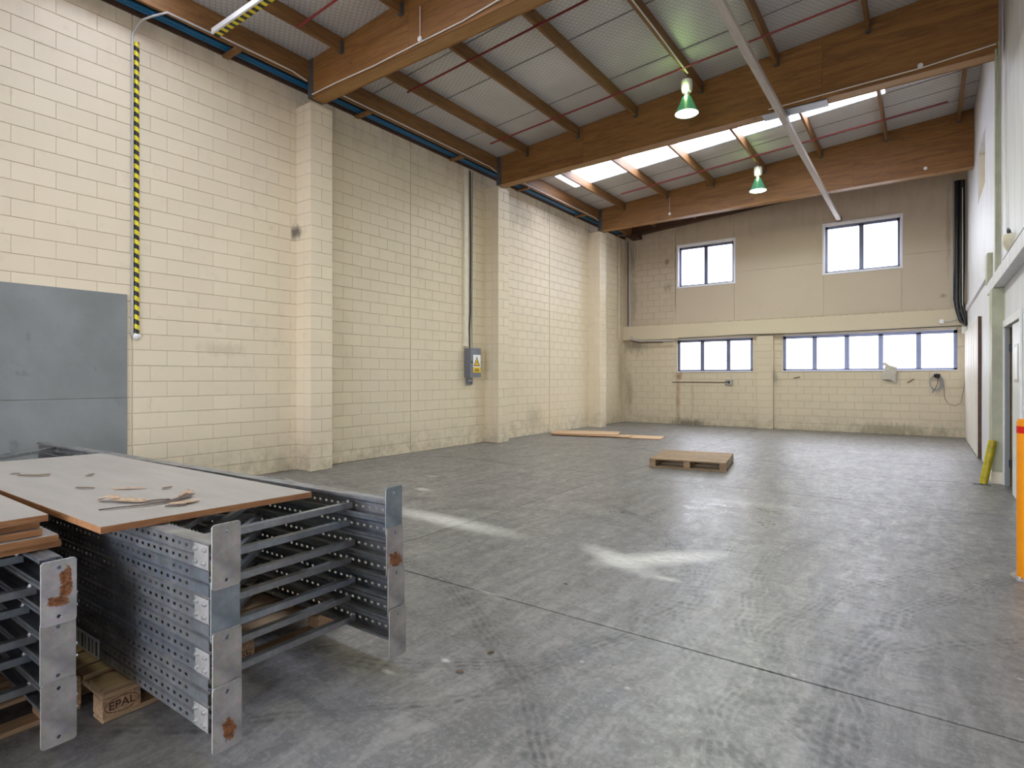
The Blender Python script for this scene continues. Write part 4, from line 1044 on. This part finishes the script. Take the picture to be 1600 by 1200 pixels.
for i in range(6):
    z = .145 + (5 - i) * .0992
    fh = i in (1, 3, 5)
    frame(f'{["topmost", "second from top", "third from top", "fourth from top", "fifth from top", "lowest"][i]} galvanised rack upright frame in the left stack under the pile of plywood', [-2.80, -2.66, -2.72, -2.66, -2.70, -2.66][i], .82 - FD, z, fh, 'rack frames in the left stack',
          {1: ('galv_dull', 'plate_rust_b')}.get(i, ('galv_dull', 'galv_dull')), {1: .012, 3: .004, 5: .012}.get(i, 0), i % 2 == 0, {1: .055, 3: .03, 5: 0}.get(i, 0))

# plywood on the stacks
zt = .145 + 7 * .0992 + .003
sheet_poly([(-2.60, .885), (-2.535, 1.785), (-5.14, 1.76), (-5.22, .865)], zt, .027, 'large grey faced plywood sheet on top of the main rack frame stack, littered with veneer', M['ply_top'], M['ply_edge'])
zl = .145 + 6 * .0992 + .003
tt = .0265
for k, (x1, y1, lb) in enumerate(((-2.955, .862, 'lowest'), (-2.930, .846, 'second lowest'), (-2.962, .80, 'middle'), (-2.985, .797, 'second highest'), (-2.945, .815, 'topmost'))):
    sheet_poly([(x1, -.42), (x1 + .005, y1), (x1 - 2.4, y1 + .01), (x1 - 2.4, -.41)], zl + k * (tt + .0025), tt, f'{lb} sheet of the five stacked plywood sheets at the left edge', M['ply_top'], M['ply_edge'], 'plywood_sheet', 'plywood sheets stacked on the left frames')

# veneer flakes on the sheet
TOP = zt + .0275
def flake(pts, wd, lb, mat='flake', lift=.0, name='veneer_strip'):
    """curled strip along a polyline; wd list of half widths; lift curls edges"""
    m = MB(); n = len(pts); vs = []
    for i, (x, y, h) in enumerate(pts):
        a = Vector(pts[min(i + 1, n - 1)][:2]) - Vector(pts[max(i - 1, 0)][:2]); a.normalize(); s = Vector((-a.y, a.x)) * wd[i] * 1.4
        vs += [(x + s.x, y + s.y, TOP + h + lift), (x, y, TOP + h), (x - s.x, y - s.y, TOP + h + lift * .6)]
    fs = []
    for i in range(n - 1):
        for k in range(2): fs.append((i * 3 + k, i * 3 + k + 1, i * 3 + k + 4, i * 3 + k + 3))
    m.add(vs, fs); o = m.build(name, M[mat]); s_ = o.modifiers.new('thickness', 'SOLIDIFY'); s_.thickness = .0018; s_.offset = 1
    return tag(o, lb, 'veneer strip')
flake([(-2.93, .99, .001), (-2.90, 1.06, .003), (-2.86, 1.14, .004), (-2.85, 1.22, .004), (-2.87, 1.30, .006), (-2.91, 1.37, .014)], [.002, .005, .006, .008, .012, .016], 'long thin curled veneer strip lying across the plywood sheet', 'flake_dark', .003)
flake([(-2.90, 1.31, .005), (-2.93, 1.36, .014), (-2.97, 1.40, .018)], [.006, .016, .010], 'tan curled end piece of veneer beside the long strip', 'flake', .006)
flake([(-3.10, 1.10, .006), (-3.03, 1.13, .010), (-2.96, 1.17, .005), (-2.93, 1.19, .004)], [.012, .022, .018, .006], 'broad pale veneer chip in the middle of the litter on the sheet', 'flake', .004)
flake([(-3.16, 1.07, .004), (-3.12, 1.09, .016), (-3.08, 1.12, .012)], [.008, .020, .012], 'folded pale veneer chip with a raised edge', 'flake', .008)
flake([(-2.94, 1.17, .003), (-2.91, 1.22, .005), (-2.90, 1.27, .002)], [.006, .009, .003], 'dark splinter joining the broad chip', 'flake_dark', .004)
flake([(-2.80, 1.22, .003), (-2.76, 1.27, .006), (-2.76, 1.33, .005)], [.010, .020, .012], 'pale veneer chip close to the front edge of the sheet', 'flake', .004)
flake([(-2.77, 1.19, .002), (-2.74, 1.23, .003), (-2.72, 1.26, .002)], [.003, .009, .003], 'small dark crumb of veneer near the front edge', 'flake_dark', .003)
flake([(-3.42, 1.22, .003), (-3.36, 1.27, .005), (-3.30, 1.33, .002)], [.006, .012, .003], 'white sliver of veneer farther back on the sheet', 'flake', .003)
flake([(-3.22, 1.37, .002), (-3.20, 1.41, .006)], [.010, .008], 'small dark leaf of veneer to the right of the white sliver', 'leaf', .004)
flake([(-4.35, 1.06, .002), (-4.24, 1.12, .004), (-4.20, 1.17, .006)], [.004, .008, .012], 'dark twig like splinter at the back left of the sheet', 'leaf', .004)
flake([(-4.02, 1.30, .002), (-3.99, 1.32, .008)], [.012, .008], 'small dark crumb at the back of the sheet', 'leaf', .004)
flake([(-3.62, 1.12, .002), (-3.55, 1.14, .005), (-3.52, 1.17, .002)], [.004, .007, .003], 'thin dark splinter left of the white sliver', 'leaf', .003)
flake([(-4.44, 1.05, .002), (-4.40, 1.08, .005)], [.008, .006], 'tiny dark crumb at the left back of the sheet', 'leaf', .003)
# leaves on the floor
for (x, y, a, lb) in ((-1.86, 2.15, .4, 'small brown dry leaf on the floor right of the frames, the nearer to the viewer'), (-1.86, 2.40, 1.2, 'small brown dry leaf on the floor right of the frames, the farther one'), (-2.05, 3.5, .2, 'tiny dark crumb of debris beyond the floor joint')):
    s = .014 if 'leaf' in lb else .009
    m = MB(); m.add([(s * math.cos(t) * 1.6, s * math.sin(t) * .7, .003 + .006 * abs(math.sin(t))) for t in [2 * PI * k / 8 for k in range(8)]], [tuple(range(8))])
    o = m.build('dry_leaf', M['leaf'], loc=(x, y, 0), rot=(0, 0, a)); q = o.modifiers.new('thickness', 'SOLIDIFY'); q.thickness = .0015; tag(o, lb, 'leaf')

# ------------------------------------------------------------------ outside
gr = struct(box('yard_ground', -40, 30, -40, 60, -.4, -.15, M['asphalt']))
nb = tag(empty('neighbour_building', (-4, 22, -.15)), 'white weatherboard building seen faintly through the low windows', 'building')
box('wall', -7, 9, .1, 4, 0, 3.6, M['weatherboard'], nb)
m = MB()
for k in range(22):
    m.add([(-7, .09, .0 + k * .16), (9, .09, k * .16), (9, .06, k * .16), (-7, .06, k * .16), (-7, .09, k * .16 + .165), (9, .09, k * .16 + .165)], [(3, 2, 5, 4), (0, 1, 2, 3)])
m.build('weatherboards', M['weatherboard'], nb)['kind'] = 'stuff'
